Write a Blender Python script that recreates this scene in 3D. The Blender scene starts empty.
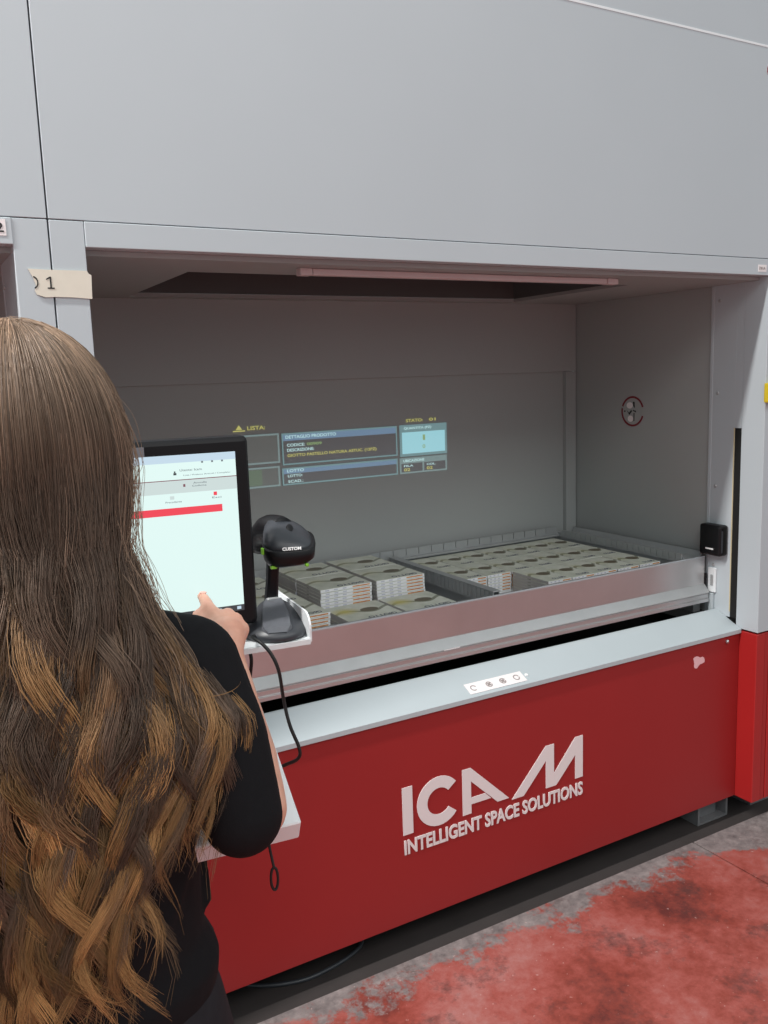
import bpy, bmesh, math, random
import numpy as np
from mathutils import Vector, Matrix

random.seed(7)
rng = np.random.default_rng(11)
S = bpy.context.scene
COL = S.collection

# ---------------------------------------------------------------- camera
cam_d = bpy.data.cameras.new('camera')
cam = bpy.data.objects.new('camera', cam_d)
COL.objects.link(cam)
cam_d.sensor_fit = 'HORIZONTAL'
cam_d.sensor_width = 36.0
cam_d.lens = 36.0 * 863.906 / 768.0
cam_d.clip_start = 0.02
RX = Vector((0.86937823, -0.49295233, -0.03434373))
UP = Vector((0.1052814, 0.11687374, 0.98755068))
FW = Vector((0.48280153, 0.86217082, -0.1535062))
m = Matrix((( RX.x, UP.x, -FW.x, 0.0), (RX.y, UP.y, -FW.y, -1.8129),
            (RX.z, UP.z, -FW.z, 1.55), (0, 0, 0, 1)))
cam.matrix_world = m
S.camera = cam

# ---------------------------------------------------------------- light
world = bpy.data.worlds.new('hall')
S.world = world
world.use_nodes = True
bg = world.node_tree.nodes['Background']
bg.inputs['Color'].default_value = (0.88, 0.97, 1.0, 1)
bg.inputs['Strength'].default_value = 0.60


def area(name, loc, sx, sy, power, color=(1, 0.98, 0.95)):
    d = bpy.data.lights.new(name, 'AREA')
    d.shape = 'RECTANGLE'
    d.size, d.size_y = sx, sy
    d.energy = power
    d.color = color
    o = bpy.data.objects.new(name, d)
    o.location = loc
    COL.objects.link(o)
    return o


area('hall_lamp_and_fill', (-3.0, -0.62, 5.0), 4.0, 0.2, 520)
area('hall_lamp_and_fill', (1.2, -4.6, 5.0), 8.0, 2.6, 190)  # unseen broad fill, added to light the fronts and the bay interior

S.view_settings.view_transform = 'Standard'
S.view_settings.look = 'None'
S.view_settings.exposure = 0.07
S.view_settings.gamma = 1.0
S.view_settings.use_curve_mapping = False


# ---------------------------------------------------------------- materials
def lin(c):
    out = []
    for v in c[:3]:
        v = v / 255.0
        out.append(v / 12.92 if v <= 0.04045 else ((v + 0.055) / 1.055) ** 2.4)
    return (out[0], out[1], out[2], 1.0)


class NT:
    def __init__(self, name):
        self.m = bpy.data.materials.new(name)
        self.m.use_nodes = True
        self.t = self.m.node_tree
        self.b = self.t.nodes['Principled BSDF']

    def n(self, typ, **kw):
        nd = self.t.nodes.new(typ)
        for k, v in kw.items():
            if k.startswith('i_'):
                nd.inputs[k[2:].replace('_', ' ')].default_value = v
            elif isinstance(k, str):
                setattr(nd, k, v)
        return nd

    def l(self, a, b):
        self.t.links.new(a, b)

    def mix(self, fac, a, b):
        nd = self.t.nodes.new('ShaderNodeMix')
        nd.data_type = 'RGBA'
        for sock, v in ((nd.inputs[0], fac), (nd.inputs[6], a), (nd.inputs[7], b)):
            if hasattr(v, 'is_output'):
                self.l(v, sock)
            else:
                sock.default_value = v
        return nd.outputs[2]

    def math(self, op, a, b=0.0, c=None):
        nd = self.t.nodes.new('ShaderNodeMath')
        nd.operation = op
        for i, v in enumerate((a, b, c)):
            if v is None:
                continue
            if hasattr(v, 'is_output'):
                self.l(v, nd.inputs[i])
            else:
                nd.inputs[i].default_value = v
        return nd.outputs[0]

    def ramp(self, fac, stops):
        nd = self.t.nodes.new('ShaderNodeValToRGB')
        self.l(fac, nd.inputs[0])
        el = nd.color_ramp.elements
        while len(el) < len(stops):
            el.new(0.5)
        for e, (p, c) in zip(el, stops):
            e.position = p
            e.color = c if len(c) == 4 else (*c, 1)
        return nd.outputs[0]

    def noise(self, scale, detail=4, rough=0.55, coord='Object', dist=0.0):
        tc = self.t.nodes.new('ShaderNodeTexCoord')
        nd = self.t.nodes.new('ShaderNodeTexNoise')
        nd.inputs['Scale'].default_value = scale
        nd.inputs['Detail'].default_value = detail
        nd.inputs['Roughness'].default_value = rough
        nd.inputs['Distortion'].default_value = dist
        self.l(tc.outputs[coord], nd.inputs['Vector'])
        return nd.outputs['Fac']

    def bump(self, h, strength=0.2, distance=0.001):
        nd = self.t.nodes.new('ShaderNodeBump')
        nd.inputs['Strength'].default_value = strength
        nd.inputs['Distance'].default_value = distance
        self.l(h, nd.inputs['Height'])
        self.l(nd.outputs[0], self.b.inputs['Normal'])


def simple(name, rgb, rough=0.5, metal=0.0, var=0.06, scale=8.0, spec=0.5, bump=0.0, bscale=400.0):
    t = NT(name)
    c = lin(rgb)
    f = t.noise(scale)
    a = tuple(max(0, v * (1 - var)) for v in c[:3]) + (1,)
    b = tuple(min(1, v * (1 + var)) for v in c[:3]) + (1,)
    t.l(t.mix(f, a, b), t.b.inputs['Base Color'])
    t.b.inputs['Roughness'].default_value = rough
    t.b.inputs['Metallic'].default_value = metal
    t.b.inputs['Specular IOR Level'].default_value = spec
    if bump:
        t.bump(t.noise(bscale), bump, 0.0005)
    return t.m


def emit(name, rgb, strength, base=(20, 20, 22), rough=0.4):
    t = NT(name)
    t.b.inputs['Base Color'].default_value = lin(base)
    t.b.inputs['Roughness'].default_value = rough
    t.b.inputs['Emission Color'].default_value = lin(rgb)
    t.b.inputs['Emission Strength'].default_value = strength
    return t.m


M = {}
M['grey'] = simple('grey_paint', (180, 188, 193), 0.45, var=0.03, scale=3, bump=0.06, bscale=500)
M['inner'] = simple('shaded_grey_paint', (158, 161, 160), 0.5, var=0.03, scale=3, bump=0.06, bscale=500)  # the outer grey darkened: the bay's shade is put into the colour
M['hood'] = simple('hood_shade_grey', (86, 88, 88), 0.6)  # shade inside the hood painted as a darker grey
M['white'] = simple('white_paint', (226, 230, 232), 0.4, var=0.02)
M['sill'] = simple('sill_grey_paint', (174, 183, 187), 0.38, var=0.03)
M['red'] = simple('red_paint', (148, 33, 34), 0.42, var=0.06, scale=4, bump=0.08, bscale=300)
M['red2'] = simple('red_column_paint', (166, 34, 34), 0.4, var=0.06, scale=6)
M['seam'] = simple('dark_seam', (40, 42, 44), 0.8)
M['black'] = simple('black_plastic', (13, 13, 16), 0.4, var=0.1, spec=0.3)
M['blackmat'] = simple('black_void', (14, 14, 14), 0.9)
M['rubber'] = simple('black_cable_rubber', (18, 18, 19), 0.5)
M['charcoal'] = simple('charcoal_plastic', (52, 55, 60), 0.38, var=0.08, bump=0.15, bscale=1500)
M['charcoal2'] = simple('dark_plastic_pad', (124, 127, 134), 0.5, var=0.06, bump=0.1, bscale=1500)
M['green'] = simple('green_accent', (135, 200, 60), 0.4)
M['letter'] = simple('pale_pink_lettering', (224, 214, 214), 0.5, var=0.02)
M['whiteprint'] = simple('white_print', (230, 230, 230), 0.5, var=0.02)
M['paper'] = simple('beige_paper_tape', (214, 208, 194), 0.7, var=0.08, scale=30)
M['label'] = simple('white_label', (228, 222, 222), 0.5, var=0.03)
M['ink'] = simple('black_ink', (38, 36, 36), 0.7)
M['greyink'] = simple('grey_ink', (140, 130, 128), 0.7)
M['ringred'] = simple('dark_red_ring', (120, 22, 34), 0.5)
M['yellow'] = simple('yellow_plastic', (205, 180, 40), 0.45)
M['cream'] = simple('cream_edge', (205, 195, 160), 0.6)
M['steel'] = simple('dark_galvanised', (168, 171, 172), 0.45, 0.35, var=0.12, scale=14)
M['bright_steel'] = simple('bright_steel', (200, 202, 205), 0.3, 1.0, var=0.06, scale=14)
M['foot'] = simple('foot_grey_steel', (112, 112, 114), 0.5, var=0.1)
M['lampbar'] = simple('lamp_diffuser', (206, 192, 192), 0.4)
M['flake'] = simple('torn_sticker', (226, 178, 182), 0.7, var=0.1, scale=60)


def tray_mat():
    t = NT('tray_galvanised_steel')
    f = t.noise(5, 5)
    t.l(t.ramp(f, [(0.3, (0.60, 0.59, 0.59)), (0.7, (0.66, 0.65, 0.65))]), t.b.inputs['Base Color'])
    t.b.inputs['Metallic'].default_value = 1.0
    t.b.inputs['Roughness'].default_value = 0.36
    return t.m


M['tray'] = tray_mat()


def floor_mat():
    t = NT('worn_red_floor_paint')
    tc = t.n('ShaderNodeTexCoord')
    sep = t.n('ShaderNodeSeparateXYZ')
    t.l(tc.outputs['Object'], sep.inputs[0])
    x, y = sep.outputs[0], sep.outputs[1]
    # red paint with darker and paler patches
    big = t.noise(2.6, 3, 0.5)
    fine = t.noise(26, 10, 0.72)
    mixv = t.math('ADD', t.math('MULTIPLY', big, 0.62), t.math('MULTIPLY', fine, 0.38))
    red = t.ramp(mixv, [(0.36, lin((92, 44, 40))), (0.45, lin((132, 60, 50))), (0.52, lin((150, 76, 68))), (0.60, lin((158, 96, 90))), (0.70, lin((164, 120, 116)))])
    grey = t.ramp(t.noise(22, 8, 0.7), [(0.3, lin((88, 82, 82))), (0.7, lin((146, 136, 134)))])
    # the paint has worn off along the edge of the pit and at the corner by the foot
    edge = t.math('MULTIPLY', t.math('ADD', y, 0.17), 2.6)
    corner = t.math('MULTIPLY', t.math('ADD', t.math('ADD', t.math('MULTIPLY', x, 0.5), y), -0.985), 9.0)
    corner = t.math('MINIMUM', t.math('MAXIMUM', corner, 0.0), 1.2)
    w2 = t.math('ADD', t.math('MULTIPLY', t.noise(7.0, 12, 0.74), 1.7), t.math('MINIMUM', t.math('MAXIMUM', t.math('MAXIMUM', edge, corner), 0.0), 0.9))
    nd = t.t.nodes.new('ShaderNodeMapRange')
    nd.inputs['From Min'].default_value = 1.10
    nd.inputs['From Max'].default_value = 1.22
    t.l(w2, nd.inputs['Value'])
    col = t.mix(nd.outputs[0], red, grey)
    # dark scuffs and small pale specks
    scuff = t.ramp(t.math('ADD', t.math('MULTIPLY', t.noise(5.5, 3, 0.5), 0.6), t.math('MULTIPLY', t.noise(42, 6, 0.7), 0.4)), [(0.54, (0, 0, 0)), (0.66, (0.7,) * 3)])
    col = t.mix(scuff, col, lin((64, 46, 44)))
    speck = t.ramp(t.noise(70, 2, 0.5), [(0.70, (0, 0, 0)), (0.75, (0.6,) * 3)])
    col = t.mix(speck, col, lin((180, 156, 152)))
    t.l(col, t.b.inputs['Base Color'])
    t.l(t.ramp(t.noise(8), [(0.3, (0.42,) * 3), (0.7, (0.62,) * 3)]), t.b.inputs['Roughness'])
    t.bump(t.noise(60, 6), 0.25, 0.002)
    return t.m


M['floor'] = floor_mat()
M['pit'] = simple('dark_stained_concrete', (52, 46, 45), 0.85, var=0.25, scale=9)


def box_mat(front_all_orange=False, flare=0.18):
    """printed pencil box: pale top with a swirl, white spine with an orange window"""
    t = NT('printed_pencil_box')
    tc = t.n('ShaderNodeTexCoord')
    sep = t.n('ShaderNodeSeparateXYZ')
    t.l(tc.outputs['Generated'], sep.inputs[0])
    gx, gy = sep.outputs[0], sep.outputs[1]
    top = t.ramp(t.noise(22, 3, coord='Object'), [(0.3, lin((192, 196, 180))), (0.7, lin((220, 222, 210)))])
    # olive swirl band across the top
    wob = t.math('MULTIPLY', t.math('SINE', t.math('MULTIPLY', gx, 7.5)), 0.10)
    band = t.math('ABSOLUTE', t.math('SUBTRACT', t.math('SUBTRACT', gy, 0.52), wob))
    bandm = t.math('LESS_THAN', band, 0.045)
    top = t.mix(t.math('MULTIPLY', bandm, 0.75), top, lin((96, 100, 70)))
    # yellow flare at the left third
    dx = t.math('MULTIPLY', t.math('SUBTRACT', gx, 0.2), 2.6)
    dy = t.math('MULTIPLY', t.math('SUBTRACT', gy, 0.62), 3.2)
    d = t.math('SQRT', t.math('ADD', t.math('MULTIPLY', dx, dx), t.math('MULTIPLY', dy, dy)))
    fl = t.ramp(d, [(0.15, (flare,) * 3), (0.75, (0, 0, 0))])
    top = t.mix(fl, top, lin((196, 184, 88)))
    # spine: white, with a window of orange pencil ends on the right
    geo = t.n('ShaderNodeNewGeometry')
    nsep = t.n('ShaderNodeSeparateXYZ')
    t.l(geo.outputs['Normal'], nsep.inputs[0])
    side = t.math('LESS_THAN', nsep.outputs[2], 0.5)
    win = t.math('MULTIPLY', t.math('GREATER_THAN', gx, 0.06 if front_all_orange else 0.62), t.math('LESS_THAN', gx, 0.96))
    frontf = t.math('LESS_THAN', nsep.outputs[1], -0.5)
    stripe = t.ramp(sep.outputs[2], [(0.28, (0, 0, 0)), (0.34, (1, 1, 1)), (0.70, (1, 1, 1)), (0.76, (0, 0, 0))])
    orange = t.ramp(t.noise(160, 2), [(0.35, lin((196, 122, 62))), (0.65, lin((224, 172, 110)))])
    sp = t.mix(t.math('MULTIPLY', t.math('MULTIPLY', win, frontf), stripe), lin((238, 238, 240)), orange)
    dash = t.math('MULTIPLY', t.math('GREATER_THAN', t.math('FRACT', t.math('MULTIPLY', gx, 6.0)), 0.55), t.math('MULTIPLY', t.math('LESS_THAN', gx, 0.5), frontf))
    sp = t.mix(t.math('MULTIPLY', t.math('MULTIPLY', dash, stripe), 0.35), sp, lin((90, 96, 150)))
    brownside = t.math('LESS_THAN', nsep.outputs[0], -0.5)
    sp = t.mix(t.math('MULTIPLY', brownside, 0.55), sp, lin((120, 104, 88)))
    t.l(t.mix(side, top, sp), t.b.inputs['Base Color'])
    t.b.inputs['Roughness'].default_value = 0.42
    return t.m


M['box'] = box_mat()
M['boxo'] = box_mat(True, 0.6)
M['boxy'] = box_mat(False, 0.9)
M['ellipse'] = simple('dark_cover_ellipse', (104, 96, 78), 0.5, var=0.15, scale=60)
M['boxink'] = simple('cover_ink', (92, 96, 108), 0.6)

M['screen'] = emit('lit_screen', (220, 243, 239), 1.0)
M['scr_head'] = emit('screen_header', (205, 228, 244), 0.86)
M['scr_band'] = emit('screen_band', (218, 234, 232), 0.82)
M['scr_red'] = emit('screen_red_bar', (240, 70, 86), 0.95)
M['scr_line'] = emit('screen_maroon_line', (140, 90, 100), 0.8)
M['scr_text'] = emit('screen_grey_text', (120, 130, 136), 0.8)
M['scr_dark'] = emit('screen_taskbar', (70, 74, 78), 0.7)
W_ = (150, 152, 152)
M['pj_cell'] = emit('projected_cell', (58, 66, 62), 0.55, W_, 0.5)
M['pj_dark'] = emit('projected_dark_cell', (30, 34, 44), 0.4, W_, 0.5)
M['pj_green'] = emit('projected_green', (62, 94, 62), 0.6, W_, 0.5)
M['pj_line'] = emit('projected_line', (96, 122, 122), 0.8, W_, 0.5)
M['pj_blue'] = emit('projected_blue', (76, 112, 142), 0.85, W_, 0.5)
M['pj_teal'] = emit('projected_teal', (84, 126, 130), 0.8, W_, 0.5)
M['pj_cyan'] = emit('projected_cyan', (132, 190, 200), 0.95, W_, 0.5)
M['pj_white'] = emit('projected_white', (170, 205, 205), 0.9, W_, 0.5)
M['pj_yellow'] = emit('projected_yellow', (176, 172, 84), 0.85, W_, 0.5)
M['pj_olive'] = emit('projected_olive', (120, 150, 90), 0.85, W_, 0.5)

M['shirt'] = simple('black_knit', (17, 17, 20), 0.85, var=0.25, scale=120, spec=0.2, bump=0.5, bscale=700)
M['jeans'] = simple('black_denim', (34, 34, 38), 0.8, var=0.3, scale=90, spec=0.2, bump=0.4, bscale=900)
M['shoe'] = simple('black_leather', (24, 24, 24), 0.45)


def skin_mat():
    t = NT('skin')
    t.l(t.ramp(t.noise(40, 4), [(0.3, lin((206, 150, 128))), (0.7, lin((226, 176, 154)))]), t.b.inputs['Base Color'])
    t.b.inputs['Roughness'].default_value = 0.5
    t.b.inputs['Subsurface Weight'].default_value = 0.12
    t.b.inputs['Subsurface Radius'].default_value = (0.01, 0.004, 0.002)
    return t.m


M['skin'] = skin_mat()
M['nail'] = simple('nail', (226, 170, 156), 0.3)
M['eye'] = simple('eye_white', (235, 235, 230), 0.2)
M['iris'] = simple('iris_brown', (60, 40, 28), 0.2)
M['lip'] = simple('lip', (176, 96, 92), 0.45)
M['brow'] = simple('brow', (70, 50, 38), 0.8)


def hair_mat():
    t = NT('brown_hair')
    at = t.n('ShaderNodeAttribute')
    at.attribute_name = 'hair_colour'
    t.l(at.outputs['Color'], t.b.inputs['Base Color'])
    t.b.inputs['Roughness'].default_value = 0.5
    t.b.inputs['Specular IOR Level'].default_value = 0.35
    return t.m


M['hair'] = hair_mat()


# ---------------------------------------------------------------- object helpers
def link(name, me, mat=None, parent=None, smooth=False):
    o = bpy.data.objects.new(name, me)
    COL.objects.link(o)
    if mat is not None:
        if isinstance(mat, (list, tuple)):
            for k in mat:
                me.materials.append(M[k])
        else:
            me.materials.append(M[mat])
    if smooth:
        me.polygons.foreach_set('use_smooth', [True] * len(me.polygons))
    if parent is not None:
        o.parent = parent
    return o


def mk(name, bm, mat, parent=None, smooth=False):
    bmesh.ops.recalc_face_normals(bm, faces=bm.faces)
    me = bpy.data.meshes.new(name)
    bm.to_mesh(me)
    bm.free()
    return link(name, me, mat, parent, smooth)


def thing(name, label, cat, group=None, loc=(0, 0, 0), rz=0.0):
    o = bpy.data.objects.new(name, None)
    o.empty_display_size = 0.1
    COL.objects.link(o)
    o.location = loc
    o.rotation_euler = (0, 0, rz)
    tag(o, label, cat, group)
    return o


def tag(o, label, cat, group=None, kind=None):
    o['label'] = label
    o['category'] = cat
    if group:
        o['group'] = group
    if kind:
        o['kind'] = kind
    return o


def box(bm, x0, x1, y0, y1, z0, z1, bev=0.0, seg=1):
    vs = [bm.verts.new(p) for p in ((x0, y0, z0), (x1, y0, z0), (x1, y1, z0), (x0, y1, z0),
                                    (x0, y0, z1), (x1, y0, z1), (x1, y1, z1), (x0, y1, z1))]
    fs = [bm.faces.new([vs[i] for i in q]) for q in ((0, 3, 2, 1), (4, 5, 6, 7), (0, 1, 5, 4), (1, 2, 6, 5), (2, 3, 7, 6), (3, 0, 4, 7))]
    if bev:
        es = list({e for f in fs for e in f.edges})
        bmesh.ops.bevel(bm, geom=es, offset=bev, segments=seg, affect='EDGES', profile=0.5)


def boxo(name, dims, mat, parent=None, bev=0.0, seg=1):
    bm = bmesh.new()
    box(bm, *dims, bev=bev, seg=seg)
    return mk(name, bm, mat, parent)


def prism(bm, poly, axis, a, b):
    """extrude a 2-D polygon along an axis: axis 'x' takes (y,z) points, 'y' takes (x,z), 'z' takes (x,y)"""
    def P(p, t):
        return {'x': (t, p[0], p[1]), 'y': (p[0], t, p[1]), 'z': (p[0], p[1], t)}[axis]
    A = [bm.verts.new(P(p, a)) for p in poly]
    B = [bm.verts.new(P(p, b)) for p in poly]
    n = len(poly)
    bm.faces.new(A)
    bm.faces.new(B[::-1])
    for i in range(n):
        bm.faces.new((A[i], B[i], B[(i + 1) % n], A[(i + 1) % n]))


def prismo(name, poly, axis, a, b, mat, parent=None, bev=0.0):
    bm = bmesh.new()
    prism(bm, poly, axis, a, b)
    if bev:
        bmesh.ops.bevel(bm, geom=list(bm.edges), offset=bev, segments=2, affect='EDGES', profile=0.5)
    return mk(name, bm, mat, parent)


def loft(bm, rings, n=24, cap=True):
    """rings: (cx,cy,cz, ax, ay, exponent, rotz) horizontal superellipses, bottom to top"""
    prev = None
    for (cx, cy, cz, ax, ay, ex, rz) in rings:
        cur = []
        for i in range(n):
            a = 2 * math.pi * i / n
            c, s = math.cos(a), math.sin(a)
            px = ax * math.copysign(abs(c) ** (2 / ex), c)
            py = ay * math.copysign(abs(s) ** (2 / ex), s)
            cur.append(bm.verts.new((cx + px * math.cos(rz) - py * math.sin(rz), cy + px * math.sin(rz) + py * math.cos(rz), cz)))
        if prev:
            for i in range(n):
                bm.faces.new((prev[i], prev[(i + 1) % n], cur[(i + 1) % n], cur[i]))
        elif cap:
            bm.faces.new(cur[::-1])
        prev = cur
    if cap:
        bm.faces.new(prev)


def catmull(pts, sub):
    pts = [Vector(p) for p in pts]
    out = []
    for i in range(len(pts) - 1):
        p0, p1, p2, p3 = pts[max(i - 1, 0)], pts[i], pts[i + 1], pts[min(i + 2, len(pts) - 1)]
        for k in range(sub):
            t = k / sub
            out.append(0.5 * ((2 * p1) + (p2 - p0) * t + (2 * p0 - 5 * p1 + 4 * p2 - p3) * t * t + (3 * p1 - p0 - 3 * p2 + p3) * t ** 3))
    out.append(pts[-1])
    return out


def tube(bm, pts, r, n=10, sub=6):
    pts = catmull(pts, sub) if sub > 1 else [Vector(p) for p in pts]
    prev, ref = None, Vector((0.31, 0.2, 0.93))
    for i, p in enumerate(pts):
        d = (pts[min(i + 1, len(pts) - 1)] - pts[max(i - 1, 0)]).normalized()
        u = (ref - d * ref.dot(d)).normalized()
        ref = u
        v = d.cross(u)
        rr = r[min(i, len(r) - 1)] if isinstance(r, (list, tuple)) else r
        cur = [bm.verts.new(p + (u * math.cos(2 * math.pi * k / n) + v * math.sin(2 * math.pi * k / n)) * rr) for k in range(n)]
        if prev:
            for k in range(n):
                bm.faces.new((prev[k], prev[(k + 1) % n], cur[(k + 1) % n], cur[k]))
        else:
            bm.faces.new(cur[::-1])
        prev = cur
    bm.faces.new(prev)


def tubeo(name, pts, r, mat, parent=None, n=10, sub=6):
    bm = bmesh.new()
    tube(bm, pts, r, n, sub)
    return mk(name, bm, mat, parent, True)


def text_mesh(body, size, extrude=0.0004, bold=0.0, sx=1.0, spacing=1.0):
    cu = bpy.data.curves.new('lettering', 'FONT')
    cu.body = body
    cu.size = size
    cu.extrude = extrude
    cu.offset = bold
    cu.space_character = spacing
    cu.resolution_u = 3
    o = bpy.data.objects.new('lettering', cu)
    COL.objects.link(o)
    bpy.context.view_layer.update()
    dg = bpy.context.evaluated_depsgraph_get()
    me = bpy.data.meshes.new_from_object(o.evaluated_get(dg))
    bpy.data.objects.remove(o)
    bpy.data.curves.remove(cu)
    if sx != 1.0:
        me.transform(Matrix.Diagonal((sx, 1, 1, 1)))
    return me


def fit_text(body, width, height, bold=0.0, extrude=0.0004):
    """lettering scaled to a width and a cap height, origin at the lower left"""
    me = text_mesh(body, 1.0, 0.01, bold)
    co = np.empty(len(me.vertices) * 3)
    me.vertices.foreach_get('co', co)
    co = co.reshape(-1, 3)
    lo, hi = co.min(0), co.max(0)
    me.transform(Matrix.Translation((-lo[0], -lo[1], 0)))
    me.transform(Matrix.Diagonal((width / (hi[0] - lo[0]), height / (hi[1] - lo[1]), extrude / 0.01, 1)))
    return me


FACE_FRONT = Matrix.Rotation(math.radians(90), 4, 'X')        # lettering that reads from -y


def put_text(name, body, x, y, z, w, h, mat, parent, bold=0.0, extrude=0.0004, rot=None):
    me = fit_text(body, w, h, bold, extrude)
    me.transform(Matrix.Translation((x, y, z)) @ (rot or FACE_FRONT))
    return link(name, me, mat, parent)


def copy_tree(o, parent=None):
    c = o.copy()
    COL.objects.link(c)
    c.parent = parent
    for ch in list(o.children):
        copy_tree(ch, c)
    return c


# ---------------------------------------------------------------- floor
floor = boxo('floor', (-6, 9, -9, 6, -0.22, -0.02), 'pit')
floor['kind'] = 'structure'
EDGE = 0.016
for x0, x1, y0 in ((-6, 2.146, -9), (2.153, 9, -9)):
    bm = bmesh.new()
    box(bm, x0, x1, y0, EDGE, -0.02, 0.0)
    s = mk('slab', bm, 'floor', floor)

# ---------------------------------------------------------------- the storage machine
XL, XR = 0.364, 2.4187
PW = 0.066
X0, X1 = XL - PW, XR + PW
ZB, ZT = 1.823, 1.872
ZSEAM = 2.483


def machine(main):
    lab = 'grey and red storage machine with a wide lit opening holding the steel tray'
    t = thing('storage_machine', lab, 'machine', None)
    g = 0.0015
    # cladding above the opening
    boxo('upper_panel', (X0 + g, X1 - g, 0, 0.03, ZT + 0.002, ZSEAM - 0.0015), 'grey', t, 0.001)
    boxo('seam_highlight', (X0 + g, X1 - g, -0.0012, 0.01, ZSEAM - 0.003, ZSEAM + 0.003), 'white', t)  # white strip paints the highlight along the panel seam
    boxo('top_panel', (X0 + g, X1 - g, 0.0, 0.03, ZSEAM + 0.0015, 3.4), 'grey', t, 0.001)
    hx0, hx1, hy0, hy1, zc = 0.64, 2.06, 0.235, 0.82, 1.812
    bm = bmesh.new()
    box(bm, X0 + 0.004, X1 - 0.004, 0.03, hy0 - 0.008, ZT + 0.004, 3.39)
    box(bm, X0 + 0.004, X1 - 0.004, hy1 + 0.008, 0.95, ZT + 0.004, 3.39)
    box(bm, X0 + 0.004, hx0 - 0.008, hy0 - 0.008, hy1 + 0.008, ZT + 0.004, 3.39)
    box(bm, hx1 + 0.008, X1 - 0.004, hy0 - 0.008, hy1 + 0.008, ZT + 0.004, 3.39)
    mk('backing_frame', bm, 'seam', t)
    # lintel: a folded lip
    boxo('lintel', (XL + 0.001, XR + 0.001, -0.002, 0.035, ZB, ZT), 'grey', t, 0.0015, 2)
    # posts
    boxo('post', (X0 + g, XL, 0, 0.095, 0.67, ZT), 'grey', t, 0.001)
    boxo('post', (XR, X1 - g, 0, 0.086, 0.67, ZT), 'grey', t, 0.001)
    # side walls (front strip, then the main sheet behind a folded seam)
    for sx, xi, xo in ((1, XR, XR + 0.03), (-1, XL - 0.03, XL)):
        if sx > 0:
            boxo('door_jamb', (xi, xo, 0.086, 0.113, 1.346, ZB), 'grey', t)
            boxo('door_slot', (xi + 0.003, xo, 0.086, 0.113, 0.70, 1.346), 'blackmat', t)
            boxo('slot_edge', (xi - 0.0008, xi + 0.002, 0.1125, 0.1155, 0.72, 1.346), 'cream', t)
        else:
            boxo('door_jamb', (xi, xo, 0.095, 0.113, 0.70, ZB), 'grey', t)
        boxo('side_strip', (xi, xo, 0.113, 0.212, 0.70, ZB), 'grey', t, 0.0008)
        a, b = (xi + 0.004, xo) if sx > 0 else (xi, xo - 0.004)
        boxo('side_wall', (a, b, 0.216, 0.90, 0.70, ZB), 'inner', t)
        a, b = (xi - 0.001, xo) if sx > 0 else (xi, xo + 0.001)
        boxo('seam_fold', (a, b, 0.205, 0.217, 0.70, ZB), 'grey', t, 0.0008)
        for z in (1.763, 1.461, 1.146, 0.871):
            bm = bmesh.new()
            x = xi if sx > 0 else xo
            bmesh.ops.create_cone(bm, cap_ends=True, segments=16, radius1=0.0062, radius2=0.0045, depth=0.003,
                                  matrix=Matrix.Translation((x - sx * 0.0015, 0.185, z)) @ Matrix.Rotation(math.radians(-90 * sx), 4, 'Y'))
            mk('rivet', bm, 'steel', t)
    # back: a header and side strips around a recessed sheet
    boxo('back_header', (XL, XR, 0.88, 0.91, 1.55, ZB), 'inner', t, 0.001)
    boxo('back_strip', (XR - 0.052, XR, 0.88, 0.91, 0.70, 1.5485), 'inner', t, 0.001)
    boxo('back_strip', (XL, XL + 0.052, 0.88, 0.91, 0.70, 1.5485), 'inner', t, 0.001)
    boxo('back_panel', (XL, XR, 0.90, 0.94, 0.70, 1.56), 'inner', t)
    # ceiling of the bay with its rectangular hood opening
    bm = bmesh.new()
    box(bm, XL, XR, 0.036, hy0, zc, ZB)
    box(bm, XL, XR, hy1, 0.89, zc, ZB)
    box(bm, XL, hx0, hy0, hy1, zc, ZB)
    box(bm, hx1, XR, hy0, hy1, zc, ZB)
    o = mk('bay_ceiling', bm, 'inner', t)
    bm = bmesh.new()
    w = 0.004
    zh = 2.30
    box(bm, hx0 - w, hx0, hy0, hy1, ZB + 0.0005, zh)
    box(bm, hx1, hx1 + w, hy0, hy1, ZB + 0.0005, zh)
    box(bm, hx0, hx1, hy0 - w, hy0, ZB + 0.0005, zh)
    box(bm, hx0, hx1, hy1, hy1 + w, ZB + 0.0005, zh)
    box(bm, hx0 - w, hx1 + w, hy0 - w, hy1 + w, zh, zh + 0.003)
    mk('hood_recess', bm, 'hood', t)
    lb = boxo('lamp_bar', (0.900, 1.835, 0.098, 0.122, 1.796, 1.8115), 'lampbar', t, 0.002)
    boxo('end_cap', (0.868, 0.8985, 0.097, 0.123, 1.795, 1.8115), 'lampbar', lb, 0.001)
    boxo('end_cap', (1.8365, 1.878, 0.097, 0.123, 1.795, 1.8115), 'lampbar', lb, 0.001)
    # sloping sill, red front, corner columns
    prismo('sill', [(0.062, 0.656), (0.062, 0.670), (0.165, 0.718), (0.172, 0.718), (0.172, 0.70), (0.07, 0.656)], 'x', XL + 0.001, XR - 0.001, 'sill', t, 0.001)
    boxo('front_panel', (XL + 0.001, XR - 0.001, 0.07, 0.095, 0.068, 0.655), 'red', t, 0.001)
    for a, b in ((X0 + g, XL), (XR, X1 - g)):
        xm = a + 0.044 if a > 1 else b - 0.044
        boxo('corner_column', (min(a, xm), max(a, xm) - 0.001, 0.002, 0.13, 0.066, 0.663), 'red2', t, 0.002)
        boxo('column_edge', (min(b, xm) + 0.001, max(b, xm), 0.004, 0.13, 0.066, 0.663), 'red2', t, 0.001)
    boxo('cavity_floor', (XL, XR, 0.173, 0.95, 0.58, 0.60), 'blackmat', t)
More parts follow.
